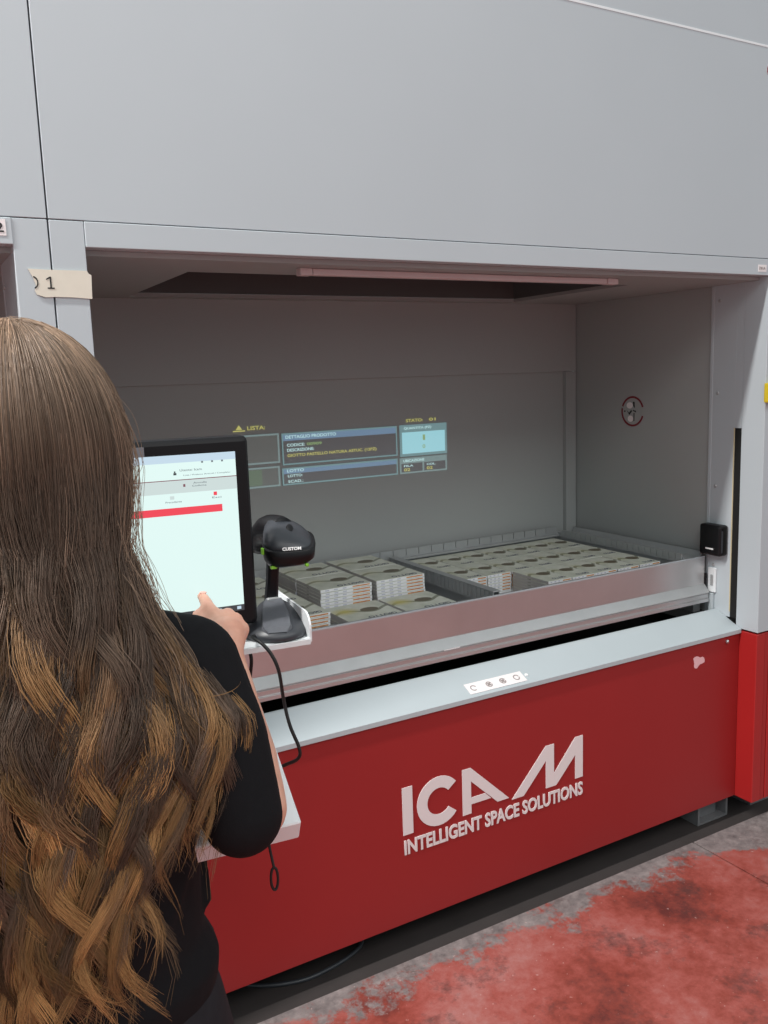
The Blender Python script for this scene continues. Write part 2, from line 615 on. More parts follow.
    boxo('cavity_back', (XL, XR, 0.91, 0.95, 0.60, 0.70), 'blackmat', t)
    boxo('base_frame', (XL + 0.02, XR - 0.02, 0.5, 0.9, -0.02, 0.58), 'blackmat', t)
    # levelling feet: short steel channels
    for x in (2.345, 0.43):
        bm = bmesh.new()
        box(bm, x - 0.075, x + 0.075, 0.10, 0.30, -0.019, -0.012)
        box(bm, x - 0.075, x - 0.066, 0.10, 0.30, -0.012, 0.068)
        box(bm, x + 0.066, x + 0.075, 0.10, 0.30, -0.012, 0.068)
        box(bm, x - 0.05, x + 0.05, 0.13, 0.28, -0.012, 0.068)
        mk('foot', bm, 'foot', t)
    return t


main = machine(True)
# neighbours share the cladding line: the same machine, one pitch to each side
PITCH = X1 - X0
left = copy_tree(main)
left.location.x = -PITCH
left['label'] = 'neighbouring grey machine whose edge shows beside the numbered tape at the far end'
right = copy_tree(main)
right.location.x = PITCH
right['label'] = 'neighbouring red and grey machine just past the bay post and its red corner column'

# bolt and torn sticker on the red front
bm = bmesh.new()
bmesh.ops.create_uvsphere(bm, u_segments=12, v_segments=8, radius=0.0075, matrix=Matrix.Translation((2.356, 0.069, 0.636)))
mk('panel_bolt', bm, 'bright_steel', main, True)
# sill label, torn sticker, lettering: flat print on the machine
YF = 0.07


def flat_poly(name, polys, y, th, mat, parent):
    bm = bmesh.new()
    for p in polys:
        prism(bm, p, 'y', y - th, y)
    return mk(name, bm, mat, parent)


def ring_arc(cx, cz, ro, ri, a0, a1, n=26, sx=1.0):
    o = [(cx + sx * ro * math.cos(math.radians(a0 + (a1 - a0) * i / n)), cz + ro * math.sin(math.radians(a0 + (a1 - a0) * i / n))) for i in range(n + 1)]
    q = [(cx + sx * ri * math.cos(math.radians(a0 + (a1 - a0) * i / n)), cz + ri * math.sin(math.radians(a0 + (a1 - a0) * i / n))) for i in range(n + 1)]
    return o, q


logo = bpy.data.objects.new('logo_lettering', None)
COL.objects.link(logo)
logo.parent = main
flat_poly('letter', [[(1.079, 0.463), (1.111, 0.463), (1.111, 0.327), (1.079, 0.327)]], YF, 0.0015, 'letter', logo)
bm = bmesh.new()
o, q = ring_arc(1.196, 0.395, 0.0715, 0.0385, 38, 322)
for i in range(len(o) - 1):
    prism(bm, [o[i], o[i + 1], q[i + 1], q[i]], 'y', YF - 0.0015, YF)
bmesh.ops.remove_doubles(bm, verts=bm.verts, dist=1e-5)
mk('letter', bm, 'letter', logo)
flat_poly('letter', [[(1.274, 0.463), (1.303, 0.463), (1.303, 0.327), (1.274, 0.327)],
                     [(1.303, 0.463), (1.436, 0.336), (1.394, 0.336), (1.303, 0.423)],
                     [(1.303, 0.374), (1.352, 0.374), (1.372, 0.354), (1.303, 0.354)]], YF, 0.0015, 'letter', logo)
flat_poly('letter', [[(1.446, 0.327), (1.573, 0.460), (1.573, 0.414), (1.489, 0.327)],
                     [(1.573, 0.460), (1.604, 0.460), (1.604, 0.367), (1.573, 0.327)],
                     [(1.573, 0.327), (1.604, 0.367), (1.687, 0.460), (1.687, 0.404), (1.612, 0.327)],
                     [(1.687, 0.460), (1.717, 0.460), (1.717, 0.327), (1.687, 0.327)]], YF, 0.0015, 'letter', logo)
me = fit_text('INTELLIGENT SPACE SOLUTIONS', 0.636, 0.043, 0.03, 0.001)
me.transform(Matrix.Translation((1.081, YF - 0.0008, 0.269)) @ FACE_FRONT)
link('tagline_lettering', me, 'letter', main)

# torn sticker remains
bm = bmesh.new()
pts = []
for i in range(18):
    a = 2 * math.pi * i / 18
    rr = 1 + 0.25 * math.sin(3.1 * a + 1) + random.uniform(-0.12, 0.12)
    pts.append((2.218 + 0.026 * rr * math.cos(a), 0.593 + 0.019 * rr * math.sin(a)))
prism(bm, pts, 'y', YF - 0.0006, YF)
tag(mk('sticker_remnant', bm, 'flake'), 'torn pinkish remnant of a peeled sticker on the red front panel', 'sticker')

# label strip on the sloping sill (in the sill's own plane)
sl = thing('sill_label', 'narrow white label strip with four small symbols on the sloping sill', 'label', None)
ang = math.atan2(0.048, 0.103)
T = Matrix.Translation((1.311, 0.066, 0.6725)) @ Matrix.Rotation(ang, 4, 'X')
bm = bmesh.new()
box(bm, 0, 0.198, 0.006, 0.046, 0, 0.0008)
bm.transform(T)
mk('strip', bm, 'label', sl)
for i, x in enumerate((0.022, 0.075, 0.123, 0.172)):
    bm = bmesh.new()
    o, q = ring_arc(x, 0.026, 0.0105, 0.0075, 20, 300 if i == 0 else 360, 16)
    for k in range(16):
        prism(bm, [o[k], o[k + 1], q[k + 1], q[k]], 'z', 0.0008, 0.0013)
    if i in (1, 2):
        box(bm, x - 0.005, x + 0.005, 0.021, 0.031, 0.0008, 0.0013)
    bm.transform(T)
    mk('symbol', bm, 'greyink', sl)
bm = bmesh.new()
bmesh.ops.create_cone(bm, cap_ends=True, segments=14, radius1=0.006, radius2=0.005, depth=0.002, matrix=T @ Matrix.Translation((0.209, 0.027, 0.001)))
tag(mk('sill_button', bm, 'whiteprint'), 'tiny white round dot on the sill at the end of the label strip', 'button')

# round hand-hazard sticker on the side wall
st = thing('round_sticker', 'round warning sticker with dark red ring and hand pictogram on inner side wall', 'sticker')
XW = XR + 0.004


def yz_poly(bm, poly, th0, th1):
    A = [bm.verts.new((XW - th0, p[0], p[1])) for p in poly]
    B = [bm.verts.new((XW - th1, p[0], p[1])) for p in poly]
    bm.faces.new(A)
    bm.faces.new(B[::-1])
    for i in range(len(poly)):
        bm.faces.new((A[i], B[i], B[(i + 1) % len(poly)], A[(i + 1) % len(poly)]))


cy, cz = 0.573, 1.393
bm = bmesh.new()
yz_poly(bm, [(cy + 0.052 * math.cos(2 * math.pi * i / 32), cz + 0.052 * math.sin(2 * math.pi * i / 32)) for i in range(32)], 0.0, 0.0006)
mk('disc', bm, 'inner', st)
bm = bmesh.new()
o, q = ring_arc(cy, cz, 0.057, 0.0495, 12, 150, 24)
o2, q2 = ring_arc(cy, cz, 0.057, 0.0495, 198, 372, 30)
o3, q3 = ring_arc(cy, cz, 0.057, 0.0495, 20, 162, 24)
for oo, qq in ((o2, q2), (o3, q3)):
    for k in range(len(oo) - 1):
        yz_poly(bm, [oo[k], oo[k + 1], qq[k + 1], qq[k]], 0.0004, 0.0012)
mk('ring', bm, 'ringred', st)
bm = bmesh.new()
for p in ([(-0.004, 0.02), (-0.012, 0.012), (-0.010, 0.036), (-0.002, 0.036)],
          [(0.026, 0.0), (0.030, 0.006), (0.018, -0.006), (0.006, 0.006), (0.002, 0.0), (0.016, -0.014)],
          [(-0.010, -0.036), (-0.006, -0.036), (-0.006, -0.006), (-0.010, -0.006)],
          [(0.036, 0.003), (0.042, 0.003), (0.042, -0.003), (0.036, -0.003)],
          [(-0.018, 0.002), (-0.002, 0.006), (-0.002, 0.002), (-0.018, -0.004)]):
    yz_poly(bm, [(cy + a, cz + b) for a, b in p], 0.0005, 0.0013)
mk('hand_pictogram', bm, 'ink', st)
bm = bmesh.new()
yz_poly(bm, [(cy + 0.01 + 0.014 * math.cos(2 * math.pi * i / 14), cz - 0.028 + 0.012 * math.sin(2 * math.pi * i / 14)) for i in range(14)], 0.0005, 0.0012)
mk('pale_shape', bm, 'label', st)
bm = bmesh.new()
yz_poly(bm, [(cy + 0.014 + 0.016 * math.cos(2 * math.pi * i / 14), cz + 0.022 + 0.012 * math.sin(2 * math.pi * i / 14)) for i in range(14)], 0.0005, 0.0012)
mk('pale_shape', bm, 'label', st)

# black sensor box on the side strip
sb = thing('sensor_box', 'small black sensor box fixed on the grey side strip above the tray corner', 'sensor')
boxo('casing', (XR - 0.042, XR, 0.125, 0.214, 0.912, 1.018), 'black', sb, 0.009, 3)
boxo('front_window', (XR - 0.035, XR - 0.03, 0.1225, 0.126, 0.925, 1.0), 'charcoal', sb)
boxo('maker_mark', (XR - 0.0428, XR - 0.0418, 0.152, 0.184, 0.9335, 0.9385), 'whiteprint', sb)

# tape with a number across the two posts
tp = thing('number_tape', 'creased beige paper tape numbered in ink across the joint between two grey posts', 'tape')
bm = bmesh.new()
poly = [(0.254, 1.779), (0.285, 1.778), (0.362, 1.778), (0.366, 1.772), (0.3705, 1.770), (0.3685, 1.724), (0.330, 1.7265), (0.300, 1.727), (0.281, 1.726), (0.266, 1.731), (0.263, 1.738), (0.266, 1.748), (0.262, 1.762)]
prism(bm, poly, 'y', -0.0028, -0.0012)
mk('paper', bm, 'paper', tp)
bm = bmesh.new()
o, q = ring_arc(0.2615, 1.7535, 0.012, 0.009, -80, 85, 14, 0.75)
for k in range(14):
    prism(bm, [o[k], o[k + 1], q[k + 1], q[k]], 'y', -0.0034, -0.0027)
mk('digit', bm, 'ink', tp)
bm = bmesh.new()
prism(bm, [(0.2915, 1.744), (0.2915, 1.765), (0.2945, 1.765), (0.2945, 1.744)], 'y', -0.0034, -0.0027)
prism(bm, [(0.2845, 1.7605), (0.2915, 1.765), (0.2915, 1.762), (0.2855, 1.7585)], 'y', -0.0034, -0.0027)
prism(bm, [(0.2865, 1.742), (0.2865, 1.7445), (0.2995, 1.7445), (0.2995, 1.742)], 'y', -0.0034, -0.0027)
mk('digit', bm, 'ink', tp)

# small labels on the lintels, top sticker, yellow button
lb = thing('lintel_label', 'tiny white label with a dark code at the lintel end by the bay post', 'label')
boxo('paper', (2.362, 2.400, -0.003, -0.002, 1.833, 1.854), 'label', lb)
put_text('lettering', 'D01A', 2.366, -0.0032, 1.839, 0.028, 0.009, 'greyink', lb, 0.01)
lb = thing('number_label', 'pale number label at the end of the neighbouring lintel beyond the joint', 'label')
boxo('paper', (0.176, 0.222, -0.003, -0.002, 1.838, 1.868), 'label', lb)
put_text('lettering', '02', 0.184, -0.0032, 1.844, 0.034, 0.018, 'ink', lb, 0.01)
st = thing('prohibition_sticker', 'small round red prohibition sticker high on the upper grey panel', 'sticker')
bm = bmesh.new()
prism(bm, [(2.397 + 0.021 * math.cos(2 * math.pi * i / 24), 2.418 + 0.021 * math.sin(2 * math.pi * i / 24)) for i in range(24)], 'y', -0.0006, 0)
mk('disc', bm, 'label', st)
bm = bmesh.new()
o, q = ring_arc(2.397, 2.418, 0.021, 0.0165, 0, 360, 28)
for k in range(28):
    prism(bm, [o[k], o[k + 1], q[k + 1], q[k]], 'y', -0.0012, -0.0005)
mk('ring', bm, 'ringred', st)
flat_poly('pictogram', [[(2.389, 2.410), (2.389, 2.426), (2.400, 2.428), (2.404, 2.410)]], -0.0005, 0.0006, 'ink', st)
yb = thing('yellow_button_box', 'yellow push button box on the bay post at the picture edge', 'button')
boxo('housing', (2.409, 2.470, -0.03, 0.0, 1.430, 1.492), 'yellow', yb, 0.004, 2)
bm = bmesh.new()
bmesh.ops.create_cone(bm, cap_ends=True, segments=20, radius1=0.016, radius2=0.014, depth=0.014, matrix=Matrix.Translation((2.440, -0.037, 1.461)) @ Matrix.Rotation(math.radians(90), 4, 'X'))
mk('button', bm, 'ringred', yb)

# ---------------------------------------------------------------- projected display: emissive film stands in for projector light on the back panel
pj = thing('projected_display', 'projected order display with glowing boxes and text on the dark back panel', 'display')
YP = 0.8985


def pq(name, x0, x1, z0, z1, mat, lvl=0, parent=pj):
    return boxo(name, (x0, x1, YP - 0.0004 - 0.0004 * lvl, YP - 0.0004 * lvl, z0, z1), mat, parent)


def pframe(name, x0, x1, z0, z1, w, mat, lvl):
    bm = bmesh.new()
    y1 = YP - 0.0004 * lvl
    y0 = y1 - 0.0004
    box(bm, x0, x1, y0, y1, z0, z0 + w)
    box(bm, x0, x1, y0, y1, z1 - w, z1)
    box(bm, x0, x0 + w, y0, y1, z0 + w, z1 - w)
    box(bm, x1 - w, x1, y0, y1, z0 + w, z1 - w)
    return mk(name, bm, mat, pj)


R0, R1, R2, R3 = 1.378, 1.274, 1.268, 1.199
pq('cell', 0.55, 1.123, R1 + 0.004, R0, 'pj_cell')
pframe('cell_frame', 0.55, 1.123, R1 + 0.004, R0, 0.006, 'pj_line', 1)
pq('cell', 0.55, 1.120, R3, R2, 'pj_cell')
pframe('cell_frame', 0.55, 1.120, R3, R2, 0.006, 'pj_line', 1)
pq('green_cell', 0.90, 1.055, R3 + 0.008, R2 - 0.008, 'pj_green', 1)
pq('cell', 1.132, 1.583, R1 - 0.006, R0 - 0.002, 'pj_dark')
pq('header_bar', 1.132, 1.583, 1.350, R0 - 0.002, 'pj_blue', 1)
pframe('cell_frame', 1.132, 1.583, R1 - 0.006, R0 - 0.002, 0.005, 'pj_teal', 2)
pq('cell', 1.128, 1.582, R3, R2 - 0.01, 'pj_dark')
pq('header_bar', 1.128, 1.582, 1.238, R2 - 0.01, 'pj_blue', 1)
pframe('cell_frame', 1.128, 1.582, R3, R2 - 0.01, 0.005, 'pj_teal', 2)
pq('cell', 1.594, 1.799, 1.262, 1.377, 'pj_teal')
pq('bright_cell', 1.604, 1.790, 1.272, 1.350, 'pj_cyan', 1)
pq('cell', 1.591, 1.797, R3, 1.257, 'pj_line')
pq('dark_cell', 1.598, 1.688, R3 + 0.006, 1.236, 'pj_dark', 1)
pq('dark_cell', 1.696, 1.790, R3 + 0.006, 1.236, 'pj_dark', 1)


def pt(body, x, z, w, h, mat, lvl=3):
    put_text('lettering', body, x, YP - 0.0004 * lvl - 0.0008, z, w, h, mat, pj, 0.012, 0.0003)


pt('LISTA:', 1.012, 1.394, 0.062, 0.013, 'pj_yellow')
pt('STATO:', 1.622, 1.387, 0.072, 0.011, 'pj_yellow')
pt('01', 1.722, 1.387, 0.028, 0.011, 'pj_yellow')
pt('DETTAGLIO PRODOTTO', 1.146, 1.357, 0.19, 0.011, 'pj_white')
pt('CODICE:', 1.150, 1.330, 0.066, 0.010, 'pj_white')
pt('00909', 1.224, 1.330, 0.056, 0.010, 'pj_olive')
pt('DESCRIZIONE:', 1.150, 1.313, 0.100, 0.010, 'pj_white')
pt('GIOTTO PASTELLO NATURA ASTUC. (12PZ)', 1.150, 1.292, 0.345, 0.013, 'pj_yellow')
pt('LOTTO', 1.146, 1.243, 0.062, 0.010, 'pj_white')
pt('LOTTO:', 1.148, 1.226, 0.054, 0.009, 'pj_white')
pt('SCAD.:', 1.148, 1.207, 0.056, 0.009, 'pj_white')
pt('QUANTITA (PZ)', 1.612, 1.358, 0.118, 0.011, 'pj_white')
pt('1', 1.692, 1.318, 0.010, 0.020, 'pj_olive')
pt('0', 1.690, 1.288, 0.012, 0.014, 'pj_olive')
pt('UBICAZIONE', 1.606, 1.242, 0.09, 0.009, 'pj_white')
pt('FILA', 1.608, 1.224, 0.040, 0.007, 'pj_white')
pt('COL.', 1.706, 1.224, 0.040, 0.007, 'pj_white')
pt('02', 1.608, 1.208, 0.026, 0.011, 'pj_yellow')
pt('02', 1.706, 1.208, 0.026, 0.011, 'pj_yellow')
bm = bmesh.new()
ya, yb_ = YP - 0.0018, YP - 0.0012
prism(bm, [(0.972, 1.397), (0.994, 1.397), (0.983, 1.412)], 'y', ya, yb_)
box(bm, 0.962, 1.004, ya, yb_, 1.391, 1.3945)
mk('list_icon', bm, 'pj_yellow', pj)

# ---------------------------------------------------------------- the tray
TX0, TX1, TY0, TY1 = XL + 0.012, 2.402, 0.207, 0.872
tray = thing('storage_tray', 'long shallow galvanised steel tray filled with pencil boxes in the machine bay', 'tray')
boxo('tray_floor', (TX0, TX1 - 0.09, TY0 + 0.01, TY1, 0.788, 0.796), 'steel', tray)
prismo('front_wall', [(TY0, 0.802), (TY0, 0.8965), (TY0 + 0.004, 0.9), (TY0 + 0.012, 0.9), (TY0 + 0.012, 0.79), (TY0 - 0.0, 0.79)], 'x', TX0, TX1, 'tray', tray, 0.0008)
boxo('rim_lip', (TX0, TX1, TY0 - 0.001, TY0 + 0.0015, 0.8965, 0.9012), 'sill', tray, 0.0006)
prismo('front_flange', [(TY0 - 0.022, 0.772), (TY0 - 0.022, 0.776), (TY0 - 0.001, 0.802), (TY0 + 0.005, 0.802), (TY0 + 0.005, 0.772)], 'x', TX0, TX1, 'steel', tray, 0.0006)
prismo('bottom_rail', [(TY0 - 0.019, 0.770), (TY0 - 0.019, 0.7575), (TY0 - 0.0165, 0.7565), (TY0 - 0.0165, 0.7545), (TY0 - 0.021, 0.7535), (TY0 - 0.021, 0.742), (TY0 + 0.06, 0.742), (TY0 + 0.06, 0.770)], 'x', TX0, TX1, 'tray', tray, 0.0008)
# slotted rear wall, right wall and divider: sheet metal with cut slots along the top
def slotted(name, p0, p1, z0, z1, slot_every, slot_w, th, mat, parent, depth=0.020):
    """vertical sheet from p0 to p1 whose upper edge is notched"""
    p0, p1 = Vector(p0), Vector(p1)
    d = p1 - p0
    L = d.length
    d.normalize()
    nrm = Vector((-d.y, d.x)) * th
    bm = bmesh.new()

    def seg(a, b, za, zb):
        q = [p0 + d * a, p0 + d * b]
        pts = [q[0], q[1], q[1] + nrm, q[0] + nrm]
        lo = [bm.verts.new((v.x, v.y, za)) for v in pts]
        hi = [bm.verts.new((v.x, v.y, zb)) for v in pts]
        bm.faces.new(lo[::-1])
        bm.faces.new(hi)
        for i in range(4):
            bm.faces.new((lo[i], lo[(i + 1) % 4], hi[(i + 1) % 4], hi[i]))
    seg(0, L, z0, z1 - depth)
    n = int(L / slot_every)
    for i in range(n):
        seg(i * slot_every + slot_w / 2, (i + 1) * slot_every - slot_w / 2, z1 - depth, z1)
    return mk(name, bm, mat, parent)


rw = boxo('rear_wall', (TX0, TX1 - 0.075, TY1 - 0.004, TY1, 0.796, 0.905), 'steel', tray)
slotted('slotted_rim', (TX0, TY1 - 0.008), (TX1 - 0.08, TY1 - 0.008), 0.896, 0.927, 0.055, 0.0028, 0.004, 'steel', rw, 0.024)
boxo('rear_ledge', (TX0, TX1 - 0.08, TY1 - 0.020, TY1 - 0.008, 0.889, 0.897), 'steel', rw, 0.001)
sw = boxo('right_wall', (TX1 - 0.094, TX1 - 0.090, TY0 + 0.012, TY1 - 0.004, 0.796, 0.905), 'steel', tray)
slotted('slotted_rim', (TX1 - 0.096, TY0 + 0.014), (TX1 - 0.096, TY1 - 0.012), 0.888, 0.918, 0.028, 0.0022, 0.004, 'steel', sw, 0.024)
boxo('right_shoulder', (TX1 - 0.088, TX1, TY0 + 0.012, TY1, 0.893, 0.898), 'steel', tray, 0.001)
prismo('right_rail', [(TX1 - 0.012, 0.898), (TX1, 0.898), (TX1, 0.915), (TX1 - 0.004, 0.915)], 'y', TY0 + 0.014, TY1, 'steel', tray)
lw = boxo('left_wall', (TX0, TX0 + 0.004, TY0 + 0.012, TY1 - 0.004, 0.796, 0.915), 'steel', tray)
# divider between the two compartments
DX = 1.500
dv = boxo('divider', (DX + 0.003, DX + 0.030, TY0 + 0.014, TY1 - 0.024, 0.905, 0.909), 'steel', tray, 0.0008)
boxo('divider_web', (DX + 0.024, DX + 0.027, TY0 + 0.014, TY1 - 0.024, 0.796, 0.905), 'steel', dv)
slotted('slotted_side', (DX + 0.006, TY0 + 0.014), (DX + 0.006, TY1 - 0.026), 0.865, 0.9045, 0.022, 0.003, 0.003, 'steel', dv, 0.034)
boxo('code_label', (1.30, 1.355, TY0 - 0.0225, TY0 - 0.0215, 0.7725, 0.7755), 'label', tray)
# support rails the tray rides on, and the latch at its end
boxo('tray_rail', (TX0 - 0.0, TX0 + 0.03, TY0 + 0.02, TY1, 0.70, 0.741), 'steel', main)
boxo('tray_rail', (TX1 - 0.03, TX1 + 0.004, TY0 + 0.02, TY1, 0.70, 0.741), 'steel', main)
lt = bpy.data.objects.new('tray_latch', None)
COL.objects.link(lt)
lt.parent = main
boxo('bracket', (XR - 0.009, XR, 0.168, 0.200, 0.775, 0.862), 'white', lt, 0.002)
boxo('bracket_foot', (XR - 0.012, XR, 0.176, 0.196, 0.705, 0.772), 'sill', lt, 0.002)
boxo('catch', (XR - 0.013, XR - 0.009, 0.176, 0.186, 0.80, 0.838), 'steel', lt, 0.001)
boxo('stop_block', (XR - 0.018, XR - 0.009, 0.203, 0.222, 0.785, 0.84), 'black', lt, 0.002)

# ---------------------------------------------------------------- pencil boxes
BH = 0.0104


def pencil_proto(w, d, mat):
    bm = bmesh.new()
    box(bm, -w / 2, w / 2, -d / 2, d / 2, 0, BH - 0.0006, bev=0.0008)
    bmesh.ops.recalc_face_normals(bm, faces=bm.faces)
    me = bpy.data.meshes.new('pencil_box')
    bm.to_mesh(me)
    bm.free()
    me.materials.append(M[mat])
    return me


def ellipse_mesh(rx, ry, cx, cy):
    bm = bmesh.new()
    prism(bm, [(cx + rx * math.cos(2 * math.pi * i / 18), cy + ry * math.sin(2 * math.pi * i / 18)) for i in range(18)], 'z', BH - 0.0007, BH - 0.0003)
    me = bpy.data.meshes.new('cover_ellipse')
    bm.to_mesh(me)
    bm.free()
    me.materials.append(M['ellipse'])
    return me


def cover_text(w, d):
    me = fit_text('GIOTTO', w * 0.52, 0.019, 0.02, 0.0002)
    # the covers face away from the operator: the name reads upside down from the front
    me.transform(Matrix.Translation((w * 0.40, -d * 0.34, BH - 0.0004)) @ Matrix.Rotation(math.pi, 4, 'Z'))
    me.materials.append(M['boxink'])
    return me


WIDE, NARROW, DEEP, DEEPN = 0.176, 0.098, 0.178, 0.185
ME = {'wide': pencil_proto(WIDE, DEEP, 'box'), 'orange': pencil_proto(WIDE, DEEP, 'boxo'), 'narrow': pencil_proto(NARROW, DEEPN, 'box'), 'flare': pencil_proto(WIDE, DEEP, 'boxy')}
EL = {'wide': ellipse_mesh(0.029, 0.020, 0.022, 0.008), 'narrow': ellipse_mesh(0.024, 0.020, 0.010, 0.006)}
EL['orange'] = EL['flare'] = EL['wide']
TXT = {'wide': cover_text(WIDE, DEEP), 'narrow': cover_text(NARROW, DEEP)}
TXT['orange'] = TXT['flare'] = TXT['wide']
ORD = ['top', 'second', 'third', 'fourth', 'fifth', 'sixth', 'seventh', 'eighth', 'ninth', 'tenth']
filler = bmesh.new()


def stack(kind, cx, cy, ztop, shown, where, comp):
    n = int(round((ztop - 0.797) / BH))
    z0 = ztop - n * BH
    w = NARROW if kind == 'narrow' else WIDE
    dp = DEEPN if kind == 'narrow' else DEEP
    lift = 0.0
    for k in range(n):                      # k = 0 is the topmost box
        z = ztop - (k + 1) * BH
        jx, jy = random.uniform(-0.0012, 0.0012), random.uniform(-0.0015, 0.0015)
        if k < shown:
            o = bpy.data.objects.new('pencil_box', ME[kind])
            COL.objects.link(o)
            o.location = (cx + jx, cy + jy, z)
            o.rotation_euler = (0, 0, math.radians(random.uniform(-0.5, 0.5)))
            size = 'narrow' if kind == 'narrow' else 'wide'
            pos = 'topmost' if k == 0 else ORD[k] + ' from top'
            tag(o, f'{size} pencil box {pos} in the {where}', 'pencil box', f'pencil boxes in the {comp}')
            if k == 0:
                e = bpy.data.objects.new('cover_ellipse', EL[kind])
                COL.objects.link(e)
                e.parent = o
                e = bpy.data.objects.new('cover_lettering', TXT[kind])
                COL.objects.link(e)
                e.parent = o
        else:
            box(filler, cx - w / 2 + jx, cx + w / 2 + jx, cy - dp / 2 + jy, cy + dp / 2 + jy, z, z + BH - 0.0006)


LC, RC = 'left tray compartment', 'right tray compartment'
ROWY = (0.394, 0.578, 0.762)
ROWN = ('front', 'middle', 'rear')
colsL = [('C', 1.328, 'first stack left of the divider'), ('B', 1.146, 'second stack left of the divider'),
         ('A', 0.922, 'third stack left of the divider'), ('D', 0.740, 'fourth stack left of the divider'), ('E', 0.558, 'fifth stack left of the divider')]
for key, x, nm in colsL:
    for r in range(3):
        where = f'{ROWN[r]} row, {nm}'
        if key in 'BC':
            zt = 0.881 if r == 0 else 0.928
            sh = 1 if r == 0 else (6 if r == 1 else 1)
            stack('flare' if r == 0 else 'wide', x + ((0.012 if key == 'C' else 0.0) if r else -0.006 - 0.004 * (key == 'B')), (0.356, 0.574, 0.758)[r], zt, sh, where, LC)
        else:
            zt = 0.907
            stack('orange', x, (0.408, 0.588, 0.768)[r], zt, 0 if key in 'DE' else (5 if r == 0 else 1), where, LC)
for c in range(7):
    x = 1.620 + c * 0.1010
    for r in range(3):
        if r == 0 and c < 2:
            continue
        where = f'{ROWN[r]} row, {("first", "second", "third", "fourth", "fifth", "sixth", "seventh")[c]} stack right of the divider'
        sh = 1
        if r == 1 and c < 2:
            sh = 6
        if r == 0 and c == 2:
            sh = 6
        if r == 0 and c > 2:
            sh = 2
        stack('narrow', x, (0.384, 0.571, 0.758)[r], 0.886, sh, where, RC)
o = mk('pencil_boxes', filler, 'box')
tag(o, 'remaining pencil boxes packed beneath and beyond the separate ones in the tray', 'pencil boxes', None, 'stuff')

# ---------------------------------------------------------------- operator console: shelf, sloping plate, arm
YAW = math.radians(-5.9)
KX = Matrix.Translation((0.371, -0.818, 0)) @ Matrix.Rotation(YAW, 4, 'Z')    # x along the screen, y away from the operator


def kobj(name, bm, mat, parent, smooth=False):
    bm.transform(KX)
    return mk(name, bm, mat, parent, smooth)


con = thing('operator_console', 'white metal console shelf with a sloping plate in front of the machine post', 'console')
bm = bmesh.new()
box(bm, -0.40, 0.058, -0.028, 0.150, 1.226, 1.230)
box(bm, -0.40, 0.058, -0.030, -0.0265, 1.2235, 1.230)
kobj('shelf', bm, 'white', con)
bm = bmesh.new()                                                       # upturned end plate with a rounded corner
poly = [(-0.028, 1.226), (0.150, 1.226), (0.150, 1.262)] + [(-0.008 - 0.02 * math.sin(a), 1.242 + 0.02 * math.cos(a)) for a in [math.radians(k * 15) for k in range(7)]]
A = [bm.verts.new((0.058, p[0], p[1])) for p in poly]
B = [bm.verts.new((0.0605, p[0], p[1])) for p in poly]
bm.faces.new(A)
bm.faces.new(B[::-1])
for i in range(len(poly)):
    bm.faces.new((A[i], B[i], B[(i + 1) % len(poly)], A[(i + 1) % len(poly)]))
kobj('end_plate', bm, 'white', con)
bm = bmesh.new()
n_ = Vector((0, -0.46, 0.888)) * 0.027
pr = [(-0.188, 1.079), (0.020, 1.201), (0.020 - 0.0, 1.201 - 0.030), (-0.188 + 0.012, 1.079 - 0.0245)]
prism(bm, pr, 'x', -0.40, -0.014)
bmesh.ops.bevel(bm, geom=list(bm.edges), offset=0.0015, segments=1, affect='EDGES')
kobj('sloping_plate', bm, 'white', con)
bm = bmesh.new()
box(bm, -0.26, -0.12, 0.02, 0.10, 1.08, 1.226)
kobj('bracket', bm, 'sill', con)
bm = bmesh.new()
tube(bm, [(0.19, -0.74, 1.11), (0.20, -0.45, 1.10), (0.28, -0.15, 1.09), (0.325, -0.004, 1.09)], 0.022, 14, 8)
mk('support_arm', bm, 'sill', con, True)

# ---------------------------------------------------------------- touchscreen monitor
mon = thing('touchscreen_monitor', 'black framed touchscreen monitor with a lit white page and red bar', 'monitor')
bm = bmesh.new()
box(bm, -0.380, 0.001, 0.0, 0.030, 1.251, 1.487, bev=0.007, seg=3)
kobj('casing', bm, 'black', mon)
bm = bmesh.new()
box(bm, -0.29, -0.09, 0.004, 0.11, 1.2305, 1.240, bev=0.003, seg=2)
box(bm, -0.23, -0.15, 0.030, 0.06, 1.240, 1.40)
kobj('stand', bm, 'black', mon)
scr = None


def sq(name, x0, x1, z0, z1, mat, lvl, parent):
    bm = bmesh.new()
    box(bm, x0, x1, -0.0006 - 0.0003 * lvl, -0.0003 * lvl, z0, z1)
    return kobj(name, bm, mat, parent)


SX0, SX1, SZ0, SZ1 = -0.362, -0.0165, 1.2715, 1.4685
scr = sq('screen', SX0, SX1, SZ0, SZ1, 'screen', 0, mon)
sq('header_strip', SX0, SX1, SZ1 - 0.009, SZ1, 'scr_head', 1, scr)
sq('header_line', SX0, SX1, 1.4385, 1.4395, 'scr_line', 2, scr)
sq('button_band', SX0, SX1, 1.4235, 1.4383, 'scr_band', 1, scr)
sq('red_bar', SX0 + 0.02, -0.036, 1.3975, 1.4062, 'scr_red', 1, scr)
sq('task_bar', SX0, SX1, SZ0, 1.2790, 'scr_dark', 1, scr)
for i in range(14):
    x = SX0 + 0.018 + i * 0.0245
    sq('task_icon', x, x + 0.005, 1.2735, 1.2772, 'scr_head', 2, scr)
for x in (-0.058, -0.046, -0.034):
    sq('toolbar_icon', x, x + 0.0022, 1.4575, 1.4597, 'scr_text', 2, scr)


